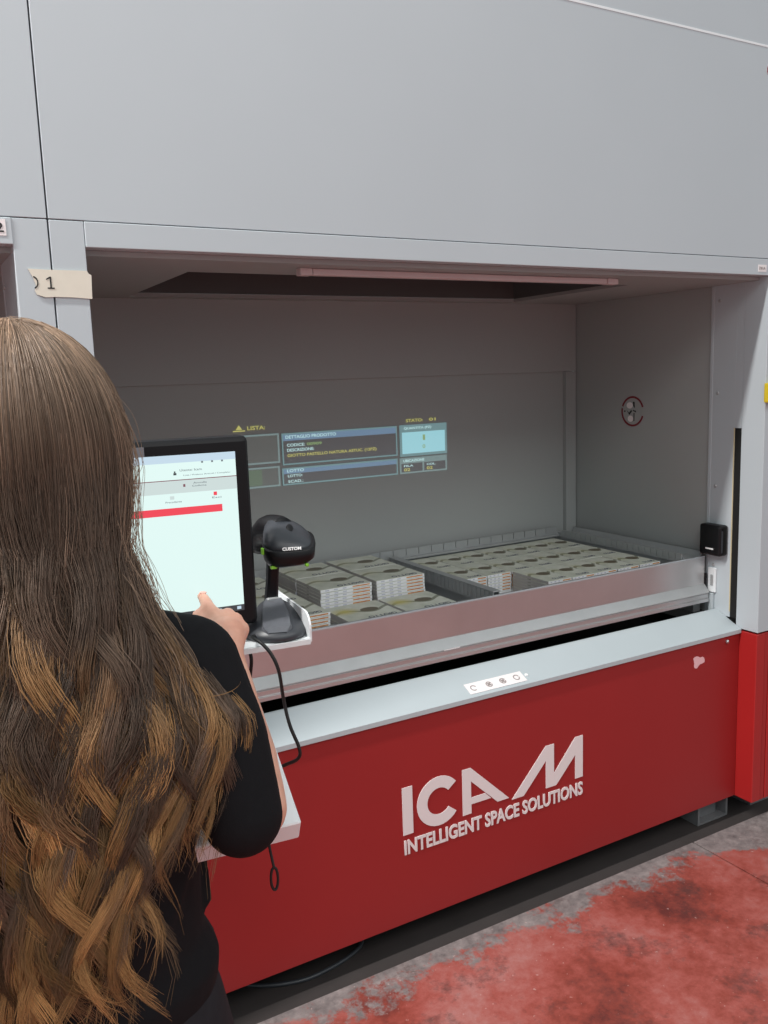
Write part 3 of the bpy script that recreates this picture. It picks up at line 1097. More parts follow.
def st_(body, x, z, w, h, mat='scr_text'):
    me = fit_text(body, w, h, 0.0, 0.0003)
    me.transform(KX @ Matrix.Translation((x, -0.0012, z)) @ FACE_FRONT)
    link('lettering', me, mat, scr)


st_('Utente: Icam', -0.084, 1.4490, 0.026, 0.0028)
st_('Lista / Prelievo Articoli / Completo', -0.080, 1.4430, 0.056, 0.0020)
st_('Annulla', -0.069, 1.4335, 0.016, 0.002)
st_('Conferma', -0.0705, 1.4300, 0.017, 0.002)
st_('Precedente', -0.103, 1.4125, 0.019, 0.002)
st_('Esci', -0.0475, 1.4140, 0.011, 0.002)
sq('user_icon', -0.0915, -0.0880, 1.4450, 1.4475, 'scr_dark', 2, scr)
sq('user_icon', -0.0907, -0.0890, 1.4477, 1.4495, 'scr_dark', 2, scr)
sq('alert_icon', -0.0810, -0.0785, 1.4305, 1.4338, 'scr_line', 2, scr)
sq('exit_icon', -0.0455, -0.0415, 1.4175, 1.4218, 'scr_red', 2, scr)
sq('page_icon', -0.0975, -0.0925, 1.4165, 1.4205, 'scr_band', 2, scr)
sq('bezel_sticker', -0.140, -0.123, 1.4665, 1.480, 'charcoal2', 0, mon)

# ---------------------------------------------------------------- barcode scanner on its stand
sc_ = thing('barcode_scanner', 'black handheld barcode scanner standing on its charcoal base beside the monitor', 'scanner')
RZ = math.radians(-38)
bx, by = 0.406, -0.787
bm = bmesh.new()
dirx, diry = math.sin(-RZ) * -1, -math.cos(RZ)          # towards the rounded front of the base
fx, fy = -0.33, -0.944


def tear(z, s, sh=0.0):
    """tear-drop outline of the base, blunt end to the front"""
    pts = []
    for i in range(32):
        a = 2 * math.pi * i / 32
        L = 0.064 * s * math.cos(a)
        wv = 0.0415 * s * math.sin(a) * (1.0 - 0.22 * math.cos(a + math.pi))
        L -= sh
        pts.append((bx + fx * L - fy * wv, by + fy * L + fx * wv, z))
    return pts


def ringloft(bm, rings):
    prev = None
    for r in rings:
        cur = [bm.verts.new(p) for p in r]
        n = len(cur)
        if prev:
            for i in range(n):
                bm.faces.new((prev[i], prev[(i + 1) % n], cur[(i + 1) % n], cur[i]))
        else:
            bm.faces.new(cur[::-1])
        prev = cur
    bm.faces.new(prev)


ringloft(bm, [tear(1.2305, 0.97), tear(1.233, 1.0), tear(1.239, 0.98), tear(1.245, 0.87, 0.004), tear(1.252, 0.68, 0.010), tear(1.259, 0.48, 0.018), tear(1.263, 0.28, 0.026)])
mk('base', bm, 'charcoal', sc_, True)
# raised paler pad on the front slope of the base
bm = bmesh.new()
pad = []
for (t_, hw, z) in ((0.058, 0.012, 1.2425), (0.049, 0.0190, 1.2485), (0.02, 0.0180, 1.2580), (-0.010, 0.0140, 1.2655), (-0.018, 0.011, 1.2675)):
    pad.append([(bx + fx * t_ - fy * s * hw, by + fy * t_ + fx * s * hw, z + dz) for s, dz in ((-1, -0.004), (-0.9, 0.0), (0.9, 0.0), (1, -0.004))])
prev = None
for row in pad:
    cur = [bm.verts.new(p) for p in row]
    if prev:
        for i in range(3):
            bm.faces.new((prev[i], prev[i + 1], cur[i + 1], cur[i]))
    prev = cur
ret = bmesh.ops.solidify(bm, geom=list(bm.faces), thickness=0.004)
mk('base_pad', bm, 'charcoal2', sc_)
hx, hy = 0.4285, -0.787                                  # centre of the scanner head
nk0, nk1 = Vector((0.4120, -0.760, 1.256)), Vector((0.4140, -0.776, 1.335))
bm = bmesh.new()
d = nk1 - nk0
for (f, hw, ht) in ((0, 0.0085, 0.006), (0.5, 0.0075, 0.0055), (1, 0.0085, 0.006)):
    pass
rings = []
for f, hw, ht in ((0, 0.0105, 0.007), (0.08, 0.0085, 0.006), (0.5, 0.0075, 0.0055), (1, 0.0085, 0.006)):
    c = nk0 + d * f
    rings.append([(c.x + a * hw, c.y + b * ht, c.z) for a, b in ((-1, -0.6), (-0.6, -1), (0.6, -1), (1, -0.6), (1, 0.6), (0.6, 1), (-0.6, 1), (-1, 0.6))])
ringloft(bm, rings)
mk('neck', bm, 'black', sc_)
boxo('neck_clip', (nk0.x - 0.009, nk0.x + 0.007, nk0.y - 0.014, nk0.y - 0.007, 1.264, 1.2685), 'steel', sc_, 0.001)
# head: a dome over a flared skirt, turned a little to the right
HR = math.radians(-20)


def hd(px, py, pz):
    c, s = math.cos(HR), math.sin(HR)
    return (hx + px * c - py * s, hy + px * s + py * c, pz)


def sup(ax, ay, ex, cx, cy, z, tiltx=0.0, tilty=0.0, n=32):
    r = []
    for i in range(n):
        a = 2 * math.pi * i / n
        c, s = math.cos(a), math.sin(a)
        px = ax * math.copysign(abs(c) ** (2 / ex), c) + cx
        py = ay * math.copysign(abs(s) ** (2 / ex), s) + cy
        r.append(hd(px, py, z + tiltx * px + tilty * py))
    return r


bm = bmesh.new()
ringloft(bm, [sup(0.022, 0.026, 3, 0, 0.004, 1.3245, 0.06, 0.2), sup(0.0295, 0.034, 3.4, 0.001, 0, 1.3250, 0.06, 0.2), sup(0.0330, 0.037, 3.4, 0.0015, -0.001, 1.3300, 0.03, 0.2), sup(0.0342, 0.038, 3.4, 0.002, -0.001, 1.3445, 0.02, 0.2), sup(0.0330, 0.037, 3.2, 0.001, -0.001, 1.3460, 0.02, 0.2)])
mk('skirt', bm, 'black', sc_, True)
bm = bmesh.new()
ringloft(bm, [sup(0.0318, 0.036, 3, 0.001, 0, 1.3440, 0.02, 0.2), sup(0.0305, 0.0370, 2.7, 0, 0.002, 1.3500, -0.06, 0.2), sup(0.0270, 0.036, 2.6, -0.001, 0.005, 1.3560, -0.14, 0.2), sup(0.0215, 0.031, 2.5, -0.002, 0.008, 1.3605, -0.22, 0.2), sup(0.014, 0.022, 2.3, -0.003, 0.011, 1.3630, -0.26, 0.2), sup(0.005, 0.010, 2, -0.003, 0.013, 1.3640, -0.26, 0.2)])
mk('head', bm, 'charcoal', sc_, True)
bm = bmesh.new()                                       # handle bends off behind and down
tube(bm, [hd(-0.004, 0.018, 1.3555), hd(-0.014, 0.032, 1.3565), hd(-0.024, 0.046, 1.354), hd(-0.031, 0.058, 1.342), hd(-0.034, 0.064, 1.324)], [0.018, 0.0185, 0.019, 0.019, 0.019, 0.0185, 0.018, 0.0175, 0.0175, 0.017, 0.017, 0.0165, 0.016], 16, 3)
mk('handle', bm, 'black', sc_, True)
bm = bmesh.new()
bmesh.ops.create_uvsphere(bm, u_segments=14, v_segments=8, radius=0.0058)
bm.transform(Matrix.Translation(hd(0.004, -0.004, 1.3625)) @ Matrix.Rotation(HR, 4, 'Z') @ Matrix.Rotation(0.5, 4, 'X') @ Matrix.Diagonal((0.8, 1.35, 0.35, 1)))
mk('trigger_button', bm, 'black', sc_, True)
for (px, py, z, w, h) in ((-0.0325, -0.020, 1.337, 0.003, 0.009), (-0.020, -0.030, 1.3175, 0.008, 0.004), (0.022, -0.033, 1.3185, 0.004, 0.004)):
    c = hd(px, py, z)
    boxo('green_accent', (c[0] - w / 2, c[0] + w / 2, c[1] - 0.003, c[1] + 0.003, c[2] - h / 2, c[2] + h / 2), 'green', sc_, 0.0008)
me = fit_text('CUSTOM', 0.0235, 0.0042, 0.03, 0.0004)
me.transform(Matrix.Translation(hd(-0.008, -0.0385, 1.3395)) @ Matrix.Rotation(HR, 4, 'Z') @ Matrix.Rotation(math.radians(72), 4, 'X'))
link('lettering', me, 'whiteprint', sc_)

# cables
tag(tubeo('scanner_cable', [(0.372, -0.812, 1.234), (0.353, -0.842, 1.2425), (0.355, -0.865, 1.2415), (0.363, -0.876, 1.229), (0.370, -0.881, 1.207), (0.377, -0.874, 1.167), (0.380, -0.882, 1.137), (0.387, -0.890, 1.110), (0.387, -0.888, 1.096), (0.381, -0.870, 1.083), (0.368, -0.845, 1.073), (0.34, -0.80, 1.09), (0.28, -0.76, 1.15)], 0.0022, 'rubber', None, 10, 6),
    'black cable looping from the scanner base down past the red panel', 'cable')
tag(tubeo('monitor_cable', [(0.375, -0.72, 1.2255), (0.380, -0.757, 1.195), (0.378, -0.758, 1.165), (0.370, -0.76, 1.13), (0.33, -0.77, 1.12), (0.25, -0.76, 1.14)], 0.0024, 'rubber', None, 10, 6),
    'short black cable hanging straight under the console shelf behind the plate', 'cable')
cc = []
for k in range(17):
    a = 2 * math.pi * k / 16
    cc.append((0.3185 + 0.0042 * math.sin(a), -0.963, 0.998 - 0.0135 * math.cos(a) * -1))
tag(tubeo('cable_tie_loop', [(0.316, -0.952, 1.058), (0.317, -0.958, 1.032), (0.3185, -0.963, 1.0125)] + cc[0:1] + cc[1:], 0.0016, 'rubber', None, 8, 3),
    'thin black cord loop dangling below the white sloping plate', 'cord')
tag(tubeo('floor_cable', [(0.60, 0.22, -0.015), (0.694, 0.150, -0.015), (0.78, 0.118, -0.015), (0.85, 0.118, -0.015), (0.93, 0.135, -0.015), (0.99, 0.17, -0.015), (1.05, 0.28, -0.015)], 0.006, 'charcoal', None, 8, 6),
    'dark grey cable lying in the shade under the red panel', 'cable')


# ---------------------------------------------------------------- the person
def cone_pts(bm, a, b, ra, rb, n=14, sq=(1, 1)):
    """capsule with two radii between two points"""
    a, b = Vector(a), Vector(b)
    d = b - a
    L = max(d.length, 1e-6)
    d = d / L
    ref = Vector((0, 0, 1)) if abs(d.z) < 0.9 else Vector((0, 1, 0))
    u = (ref - d * ref.dot(d)).normalized()
    v = d.cross(u)
    rings = []
    for k in range(5):
        t = math.pi / 2 * (k / 5.0)
        rings.append((a - d * ra * math.cos(t), ra * math.sin(t)))
    rings.append((a, ra))
    rings.append(((a + b) / 2, (ra + rb) / 2))
    rings.append((b, rb))
    for k in range(1, 6):
        t = math.pi / 2 * (k / 5.0)
        rings.append((b + d * rb * math.sin(t), rb * math.cos(t)))
    prev = None
    for c, r in rings:
        r = max(r, 1e-4)
        cur = [bm.verts.new(c + (u * math.cos(2 * math.pi * i / n) * sq[0] + v * math.sin(2 * math.pi * i / n) * sq[1]) * r) for i in range(n)]
        if prev:
            for i in range(n):
                bm.faces.new((prev[i], prev[(i + 1) % n], cur[(i + 1) % n], cur[i]))
        else:
            bm.faces.new(cur[::-1])
        prev = cur
    bm.faces.new(prev)


def ball(bm, c, r, rot=None):
    mt = Matrix.Translation(c)
    if rot:
        mt = mt @ rot
    bmesh.ops.create_uvsphere(bm, u_segments=20, v_segments=14, radius=1.0, matrix=mt @ Matrix.Diagonal((r[0], r[1], r[2], 1)))


def chain(bm, pts, rad, sq=(1, 1)):
    for i in range(len(pts) - 1):
        cone_pts(bm, pts[i], pts[i + 1], rad[i], rad[i + 1], sq=sq)


def fuse(name, bm, voxel, smooth, mat, parent):
    """join overlapping volumes into one continuous skin"""
    bmesh.ops.recalc_face_normals(bm, faces=bm.faces)
    me = bpy.data.meshes.new(name)
    bm.to_mesh(me)
    bm.free()
    o = bpy.data.objects.new(name, me)
    COL.objects.link(o)
    md = o.modifiers.new('r', 'REMESH')
    md.mode = 'VOXEL'
    md.voxel_size = voxel
    if smooth:
        md = o.modifiers.new('s', 'SMOOTH')
        md.factor = 0.5
        md.iterations = smooth
    bpy.context.view_layer.update()
    dg = bpy.context.evaluated_depsgraph_get()
    me2 = bpy.data.meshes.new_from_object(o.evaluated_get(dg))
    bpy.data.objects.remove(o)
    bpy.data.meshes.remove(me)
    return link(name, me2, mat, parent, True)


per = thing('person', 'long-haired person in a black sweater seen from behind, touching the screen', 'person')
CX = 0.088
SH_R, EL_R, WR_R = (0.232, -0.980, 1.268), (0.258, -1.045, 1.130), (0.2895, -0.929, 1.254)
EL_IN = Vector((0.016, 0.008, -0.002))
SH_L, EL_L, WR_L = (-0.058, -0.955, 1.268), (-0.115, -0.985, 1.075), (-0.02, -0.90, 1.16)
HC = Vector((0.105, -0.895, 1.488))

# body: one fused skin -------------------------------------------------
bm = bmesh.new()
ball(bm, HC + Vector((0, 0, 0.018)), (0.073, 0.092, 0.098))
ball(bm, HC + Vector((0.002, 0.030, -0.045)), (0.054, 0.058, 0.066))
ball(bm, HC + Vector((0.004, 0.062, -0.088)), (0.026, 0.024, 0.022))               # chin
chain(bm, [HC + Vector((0.003, 0.090, 0.012)), HC + Vector((0.004, 0.106, -0.022))], (0.008, 0.013))    # nose
for s in (-1, 1):
    ball(bm, HC + Vector((0.073 * s, 0.0, -0.01)), (0.011, 0.022, 0.031))             # ears
    ball(bm, HC + Vector((0.03 * s + 0.002, 0.070, 0.024)), (0.026, 0.014, 0.010))    # brow ridge
    ball(bm, HC + Vector((0.037 * s + 0.002, 0.060, -0.030)), (0.022, 0.022, 0.020))  # cheek
chain(bm, [(0.098, -0.925, 1.43), (CX + 0.002, -0.945, 1.31)], (0.051, 0.058))
loft(bm, [(CX, -0.935, 0.80, 0.155, 0.100, 2.3, 0), (CX, -0.935, 0.90, 0.160, 0.105, 2.3, 0), (CX, -0.925, 1.00, 0.128, 0.090, 2.2, 0),
          (CX, -0.925, 1.10, 0.130, 0.092, 2.2, 0), (CX, -0.935, 1.22, 0.145, 0.098, 2.3, 0), (CX, -0.945, 1.295, 0.120, 0.072, 2.3, 0), (CX, -0.945, 1.335, 0.06, 0.05, 2, 0)], 28)
for s, sh, el, wr in ((1, SH_R, EL_R, WR_R), (-1, SH_L, EL_L, WR_L)):
    chain(bm, [(CX + 0.08 * s, -0.945, 1.285), sh], (0.045, 0.046))
    mid = (Vector(sh) + Vector(el)) / 2
    eb = Vector(el) + (EL_IN if s > 0 else Vector((0, 0, 0)))
    chain(bm, [sh, mid, eb], (0.044, 0.039, 0.033))
    fm = eb.lerp(Vector(wr), 0.3)
    chain(bm, [eb, fm, wr], (0.033, 0.033, 0.0205))
for s in (-1, 1):
    hip, knee, ank = Vector((CX + 0.085 * s, -0.935, 0.82)), Vector((CX + 0.085 * s, -0.915, 0.455)), Vector((CX + 0.09 * s, -0.945, 0.085))
    calf = knee.lerp(ank, 0.3) + Vector((0, -0.015, 0))
    chain(bm, [hip, knee, calf, ank], (0.088, 0.055, 0.054, 0.036))
    chain(bm, [ank + Vector((0, -0.03, -0.045)), ank + Vector((0.01 * s, 0.13, -0.055))], (0.035, 0.030))
# right hand: palm and five fingers, index on the screen
chain(bm, [WR_R, (0.297, -0.912, 1.272)], (0.0195, 0.023), (0.8, 1.0))
W = Vector(WR_R)
mcp = [Vector((0.2965, -0.895, 1.2840)), Vector((0.3060, -0.893, 1.2880)), Vector((0.3135, -0.899, 1.2835)), Vector((0.3170, -0.908, 1.2750))]
for q in mcp:
    cone_pts(bm, W.lerp(q, 0.18), q, 0.0125, 0.0098)
chain(bm, [mcp[0], (0.2950, -0.862, 1.2945), (0.2975, -0.840, 1.2985), (0.3000, -0.8215, 1.2985)], (0.0090, 0.0077, 0.0068, 0.0056))
chain(bm, [mcp[1], (0.3165, -0.866, 1.2830), (0.3165, -0.858, 1.2710), (0.3105, -0.872, 1.2600)], (0.0096, 0.0084, 0.0075, 0.0066))
chain(bm, [mcp[2], (0.3235, -0.874, 1.2750), (0.3240, -0.867, 1.2640), (0.3175, -0.880, 1.2540)], (0.0092, 0.0080, 0.0072, 0.0063))
chain(bm, [mcp[3], (0.3260, -0.887, 1.2700), (0.3260, -0.880, 1.2560), (0.3195, -0.890, 1.2480)], (0.0082, 0.0071, 0.0063, 0.0056))
chain(bm, [W.lerp(mcp[0], 0.35) + Vector((-0.007, 0.004, -0.004)), (0.282, -0.892, 1.276), (0.2815, -0.873, 1.2815), (0.2835, -0.856, 1.2860)], (0.0115, 0.0102, 0.0088, 0.0070))
# left hand, resting lightly curled over the plate
WL = Vector(WR_L)
pl = WL + Vector((0.02, 0.055, 0.012))
chain(bm, [WL, pl], (0.021, 0.027), (0.7, 1.0))
for i in range(4):
    k = pl + Vector((-0.022 + 0.016 * i, 0.022 - 0.003 * abs(i - 1.5), 0.008))
    ln = (0.030, 0.036, 0.034, 0.027)[3 - i]
    cone_pts(bm, pl, k, 0.014, 0.0105)
    chain(bm, [k, k + Vector((0.003, ln, 0.004)), k + Vector((0.004, ln * 1.6, -0.006)), k + Vector((0.004, ln * 1.9, -0.018))], (0.0098, 0.0088, 0.0078, 0.0066))
chain(bm, [WL + Vector((0.02, 0.02, 0.0)), pl + Vector((0.042, 0.0, 0.0)), pl + Vector((0.05, 0.030, -0.004))], (0.013, 0.011, 0.0085))
body = fuse('body', bm, 0.0036, 2, 'skin', per)

# fingernails on the visible hand, face features
for c, r in (((0.2998, -0.829, 1.3042), (0.0042, 0.0058, 0.0012)),):
    bm = bmesh.new()
    ball(bm, c, r)
    mk('fingernail', bm, 'nail', per, True)
for s in (-1, 1):
    bm = bmesh.new()
    ball(bm, HC + Vector((0.030 * s + 0.002, 0.0745, 0.006)), (0.0125, 0.010, 0.0095))
    e = mk('eye', bm, 'eye', per, True)
    bm = bmesh.new()
    ball(bm, HC + Vector((0.030 * s + 0.003, 0.0835, 0.005)), (0.0052, 0.0024, 0.0052))
    mk('iris', bm, 'iris', e, True)
    bm = bmesh.new()
    tube(bm, [HC + Vector((0.014 * s, 0.0835, 0.027)), HC + Vector((0.030 * s, 0.0845, 0.033)), HC + Vector((0.048 * s, 0.0745, 0.028))], 0.0032, 8, 4)
    mk('eyebrow', bm, 'brow', per, True)
bm = bmesh.new()
tube(bm, [HC + Vector((-0.022, 0.078, -0.060)), HC + Vector((-0.006, 0.0885, -0.056)), HC + Vector((0.003, 0.089, -0.058)), HC + Vector((0.012, 0.0885, -0.056)), HC + Vector((0.028, 0.078, -0.060))], [0.002] * 3 + [0.005] * 14 + [0.002] * 3, 8, 4)
mk('mouth', bm, 'lip', per, True)

# sweater ----------------------------------------------------------------
bm = bmesh.new()
loft(bm, [(CX, -0.935, 0.905, 0.158, 0.108, 2.3, 0), (CX, -0.935, 0.925, 0.164, 0.112, 2.3, 0), (CX, -0.935, 0.945, 0.166, 0.114, 2.3, 0), (CX, -0.93, 0.975, 0.152, 0.108, 2.3, 0),
          (CX, -0.93, 1.03, 0.152, 0.106, 2.3, 0), (CX, -0.93, 1.10, 0.158, 0.108, 2.3, 0), (CX, -0.937, 1.22, 0.160, 0.108, 2.4, 0), (CX, -0.945, 1.29, 0.135, 0.082, 2.4, 0), (CX, -0.945, 1.33, 0.07, 0.062, 2, 0)], 32)
for s, sh, el, wr in ((1, SH_R, EL_R, WR_R), (-1, SH_L, EL_L, WR_L)):
    chain(bm, [(CX + 0.08 * s, -0.945, 1.285), sh], (0.052, 0.054))
    mid = (Vector(sh) + Vector(el)) / 2 + Vector((0.004 * s, -0.004, 0))
    chain(bm, [sh, mid, el], (0.054, 0.049, 0.041))
    fm = Vector(el).lerp(Vector(wr), 0.06)
    cone_pts(bm, el, fm, 0.041, 0.038)
for k in range(7):        # soft folds at the waist
    a = math.radians(-150 + 45 * k)
    tube(bm, [(CX + 0.155 * math.sin(a + j * 0.16), -0.93 - 0.104 * math.cos(a + j * 0.16), 1.00 + 0.030 * j - 0.01 * (k % 2)) for j in range(4)], 0.010, 8, 3)
sh_ = fuse('sweater', bm, 0.0055, 4, 'shirt', per)

# trousers and shoes -------------------------------------------------------
bm = bmesh.new()
loft(bm, [(CX, -0.935, 0.76, 0.170, 0.112, 2.4, 0), (CX, -0.937, 0.83, 0.178, 0.118, 2.4, 0), (CX, -0.936, 0.90, 0.166, 0.114, 2.3, 0), (CX, -0.935, 0.96, 0.146, 0.100, 2.3, 0)], 32)
for s in (-1, 1):
    hip, knee, ank = Vector((CX + 0.087 * s, -0.935, 0.80)), Vector((CX + 0.087 * s, -0.915, 0.455)), Vector((CX + 0.09 * s, -0.945, 0.10))
    calf = knee.lerp(ank, 0.3) + Vector((0, -0.012, 0))
    chain(bm, [hip, knee, calf, ank], (0.094, 0.064, 0.063, 0.053))
fuse('trousers', bm, 0.008, 3, 'jeans', per)
for s in (-1, 1):
    bm = bmesh.new()
    x = CX + 0.092 * s
    ringloft(bm, [[(x + 0.042 * math.cos(a) * k[0], -0.91 + k[2] + 0.125 * k[1] * math.sin(a), k[3]) for a in [2 * math.pi * i / 24 for i in range(24)]]
                  for k in ((1, 1, 0, 0.0), (1.04, 1.02, 0, 0.012), (1, 0.98, 0, 0.035), (0.9, 0.8, -0.02, 0.062), (0.8, 0.5, -0.05, 0.085), (0.75, 0.4, -0.055, 0.10))])
    mk('shoe', bm, 'shoe', per, True)

# hair: wavy strands in locks, paler crown paints lamp sheen, dark below, golden towards the ends ------
PZ = np.array([1.02, 1.08, 1.14, 1.16, 1.185, 1.213, 1.235, 1.26, 1.296, 1.318, 1.34, 1.394, 1.436, 1.471, 1.49])
PW_ = np.array([0.100, 0.100, 0.112, 0.123, 0.133, 0.141, 0.144, 0.134, 0.118, 0.105, 0.094, 0.083, 0.090, 0.099, 0.099])
CYZ = np.array([1.02, 1.14, 1.235, 1.318, 1.40, 1.49])
CYV = np.array([-1.052, -1.050, -1.040, -0.985, -0.925, -0.905])
BKV = np.array([0.030, 0.034, 0.042, 0.080, 0.112, 0.120])
HA, HB, HCc, HZ = 0.100, 0.120, 0.127, 1.49


def hair_point(th, z, lam):
    """point of the hair volume at azimuth th (0 = back of the head), height z, layer lam"""
    w = np.interp(z, PZ, PW_)
    cyy = np.interp(z, CYZ, CYV)
    bk = np.interp(z, CYZ, BKV)
    k = 0.72 + 0.28 * lam
    return 0.105 + w * np.sin(th) * k, cyy - bk * np.cos(th) * (0.8 + 0.2 * lam)


NP = 30
cl_th = np.radians(np.concatenate([rng.uniform(-112, 108, 125), rng.uniform(-25, 100, 65)]))
NCL = len(cl_th)


def end_z(th):
    d = np.degrees(th)
    return np.interp(d, [-115, -40, 0, 10, 18, 26, 40, 60, 75, 90, 115], [1.05, 1.035, 1.035, 1.035, 1.085, 1.125, 1.145, 1.155, 1.165, 1.17, 1.22])


paths, pcols, radii = [], [], []
DARK, MIDC, GOLD = np.array(lin((72, 57, 48))[:3]), np.array(lin((136, 113, 94))[:3]), np.array(lin((170, 129, 82))[:3])
for ci in range(NCL):
    tc = cl_th[ci]
    outer = rng.uniform() < 0.6
    lamc = rng.uniform(0.7, 1.02) if outer else rng.uniform(0.2, 0.7)
    ph, ph2 = 1.2 + 2.2 * tc + 0.8 * math.sin(5 * tc) + rng.normal(0, 0.45), 0.7 + 1.7 * tc + rng.normal(0, 0.9)
    wl = rng.uniform(0.155, 0.20)
    amp = rng.uniform(0.009, 0.020)
    ez = end_z(tc) + rng.normal(0, 0.020) + (1 - lamc) * 0.05
    nst = 70
    spread = math.radians(rng.uniform(3.0, 6.5))
    goldy = rng.uniform() < 0.48
    tone = rng.normal(0.0, 0.27)
    gold0 = rng.uniform(1.25, 1.42) if goldy else rng.uniform(1.08, 1.2)
    curl = rng.normal(0.0, 0.014)
    alc = rng.uniform(3, 80)
    for k in range(nst):
        dth = rng.normal(0, spread)
        th0 = tc + dth
        lam = np.clip(lamc + rng.normal(0, 0.09), 0.1, 1.06)
        al = math.radians(np.clip(alc + rng.normal(0, 10), 1, 88))
        n1 = 10                                       # arc over the skull
        ta = np.linspace(al, math.pi / 2, n1)
        sk = 0.93 + 0.07 * lam
        x1 = 0.105 + HA * sk * np.sin(ta) * math.sin(th0)
        y1 = -0.905 - HB * sk * np.sin(ta) * math.cos(th0)
        z1 = HZ + HCc * sk * np.cos(ta)
        n2 = NP - n1
        ezs = ez + rng.normal(0, 0.024)
        z2 = np.linspace(HZ, ezs, n2 + 1)[1:]
        f = (HZ - z2) / (HZ - ezs)
        conv = 1 - 0.45 * np.clip(f * 2, 0, 1) - 0.38 * np.clip(f * 2 - 1, 0, 1)
        th2 = tc + dth * conv
        lam2 = lamc + (lam - lamc) * conv
        x2, y2 = hair_point(th2, z2, lam2)
        blend = np.clip(f * 5, 0, 1)
        xs0 = 0.105 + HA * sk * math.sin(th0)
        ys0 = -0.905 - HB * sk * math.cos(th0)
        x2 = xs0 * (1 - blend) + x2 * blend
        y2 = ys0 * (1 - blend) + y2 * blend
        av = amp * np.clip((1.49 - z2) / 0.18, 0, 1) * (0.8 + 0.5 * f)
        wob = 2 * np.pi * z2 / wl
        pj_ = rng.normal(0, 0.16)
        damp = 0.35 + 0.65 * np.abs(np.cos(th2))
        x2 = x2 + av * np.sin(wob + ph + pj_) * damp + curl * f ** 3
        y2 = y2 + 0.6 * av * np.sin(wob + ph2 + pj_) - 0.004 * f
        x = np.concatenate([x1, x2])
        y = np.concatenate([y1, y2])
        z = np.concatenate([z1, z2])
        jit = rng.normal(0, 0.0010, 3)
        paths.append(np.stack([x + jit[0], y + jit[1], z + jit[2]], 1))
        g = np.clip((gold0 - z) / 0.16, 0, 1)[:, None]
        dk = np.clip((1.60 - z) / 0.14, 0, 1)[:, None]
        v = np.exp(tone + rng.normal(0, 0.15))
        c = (MIDC * (1 - dk * 0.75) + DARK * dk * 0.75) * (1 - g * 0.85) + GOLD * g * 0.85
        pcols.append(np.clip(c * v, 0.004, 0.8))
        radii.append(0.00034)
# loose flyaway strands around the outline
for k in range(90):
    th0 = math.radians(rng.uniform(40, 105))
    zs = rng.uniform(1.36, 1.56)
    ln = rng.uniform(0.10, 0.22)
    t = np.linspace(0, 1, NP)
    z = zs - ln * t
    x, y = hair_point(np.full(NP, th0), np.minimum(z, 1.49), 1.0)
    up = np.clip((z - 1.49) / 0.127, 0, 0.99)
    x = 0.105 + (x - 0.105) * np.sqrt(1 - up ** 2)
    bulge = rng.uniform(0.003, 0.020)
    x = x + bulge * np.sin(np.pi * t) ** 1.2 + 0.002 * np.sin(t * rng.uniform(6, 14))
    paths.append(np.stack([x, y + rng.normal(0, 0.006), z], 1))
    pcols.append(np.tile(MIDC * 1.1, (NP, 1)))
    radii.append(0.00026)
for k in range(60):      # wisps at the lower ends
    th0 = math.radians(rng.uniform(-30, 60))
    zs = end_z(th0) + rng.uniform(0.04, 0.16)
    t = np.linspace(0, 1, NP)
    ln = rng.uniform(0.08, 0.16)
    z = zs - ln * (t - 0.55 * t ** 3 * rng.uniform(0, 1))
    x, y = hair_point(np.full(NP, th0), z, 1.0)
    x = x + rng.normal(0, 0.02) * t ** 2 + 0.010 * np.sin(t * 7 + rng.uniform(0, 6))
    paths.append(np.stack([x, y - 0.004 + 0.006 * np.sin(t * 5 + rng.uniform(0, 6)), z], 1))
    pcols.append(np.tile(GOLD * 0.7, (NP, 1)))
    radii.append(0.00032)

Pth = np.array(paths)
NS = len(Pth)
rad = np.array(radii)[:, None] * np.concatenate([np.full(NP - 5, 1.0), np.linspace(0.9, 0.25, 5)])[None, :]
tan = np.gradient(Pth, axis=1)
tan /= np.linalg.norm(tan, axis=2, keepdims=True) + 1e-9
ref = np.array([0.35, -0.9, 0.2])
u = np.cross(tan, ref)
u /= np.linalg.norm(u, axis=2, keepdims=True) + 1e-9
vv = np.cross(tan, u)
ring = [Pth + rad[..., None] * (u * math.cos(a) + vv * math.sin(a)) for a in (math.pi / 2, math.pi / 2 + 2.094, math.pi / 2 + 4.189)]
V = np.stack(ring, 2).reshape(-1, 3)
idx = np.arange(NS * NP * 3).reshape(NS, NP, 3)
q = []
for k in range(3):
    k2 = (k + 1) % 3
    q.append(np.stack([idx[:, :-1, k], idx[:, :-1, k2], idx[:, 1:, k2], idx[:, 1:, k]], -1).reshape(-1, 4))
Q = np.concatenate(q)
C3 = np.repeat(np.array(pcols).reshape(-1, 3), 3, 0)
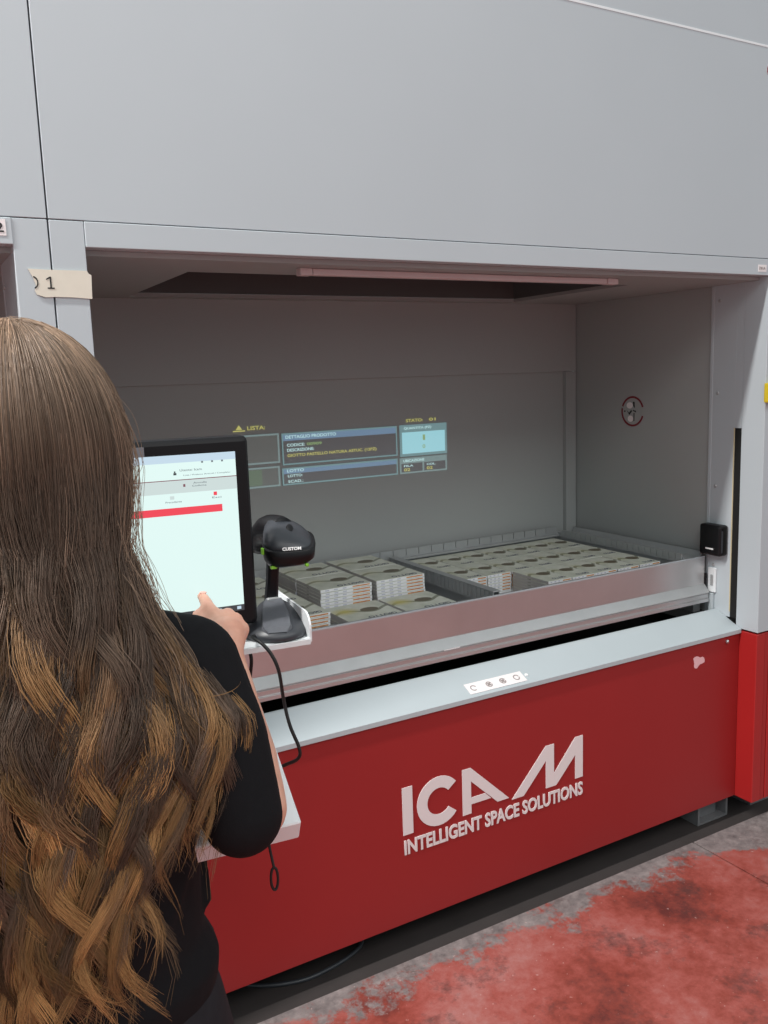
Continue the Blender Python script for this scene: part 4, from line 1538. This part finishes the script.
# inner mass of hair, darkened to paint the shade between the locks
gth = np.radians(np.linspace(-112, 112, 40))
gz = np.concatenate([HZ + HCc * 0.9 * np.cos(np.linspace(0.02, math.pi / 2, 12)), np.linspace(1.48, 1.18, 22)])
SV = []
for i, z in enumerate(gz):
    if i < 12:
        s = math.sin(np.linspace(0.02, math.pi / 2, 12)[i]) * 0.9
        SV.append(np.stack([0.105 + HA * s * np.sin(gth), -0.905 - HB * s * np.cos(gth), np.full(40, z)], 1))
    else:
        x, y = hair_point(gth, np.full(40, z), 0.25)
        zz = np.maximum(np.full(40, z), end_z(gth) + 0.10)
        fr = (i - 12) / 22
        x0 = 0.105 + HA * 0.9 * np.sin(gth)
        y0 = -0.905 - HB * 0.9 * np.cos(gth)
        b = min(1, fr * 4)
        SV.append(np.stack([x0 * (1 - b) + x * b, y0 * (1 - b) + y * b, zz], 1))
SV = np.array(SV).reshape(-1, 3)
base = len(V)
si = np.arange(len(SV)).reshape(len(gz), 40) + base
SQ = np.stack([si[:-1, :-1], si[:-1, 1:], si[1:, 1:], si[1:, :-1]], -1).reshape(-1, 4)
V = np.concatenate([V, SV])
Q = np.concatenate([Q, SQ])
C3 = np.concatenate([C3, np.tile(DARK * 0.7, (len(SV), 1))])
me = bpy.data.meshes.new('hair')
me.vertices.add(len(V))
me.vertices.foreach_set('co', V.astype(np.float32).ravel())
me.loops.add(len(Q) * 4)
me.loops.foreach_set('vertex_index', Q.astype(np.int32).ravel())
me.polygons.add(len(Q))
me.polygons.foreach_set('loop_start', np.arange(0, len(Q) * 4, 4, dtype=np.int32))
me.polygons.foreach_set('loop_total', np.full(len(Q), 4, dtype=np.int32))
me.update(calc_edges=True)
ca = me.color_attributes.new('hair_colour', 'FLOAT_COLOR', 'POINT')
ca.data.foreach_set('color', np.concatenate([C3, np.ones((len(C3), 1))], 1).astype(np.float32).ravel())
hair = link('hair', me, 'hair', per, True)
hair['kind'] = 'stuff'
hair['label'] = 'long wavy brown hair with golden ends'
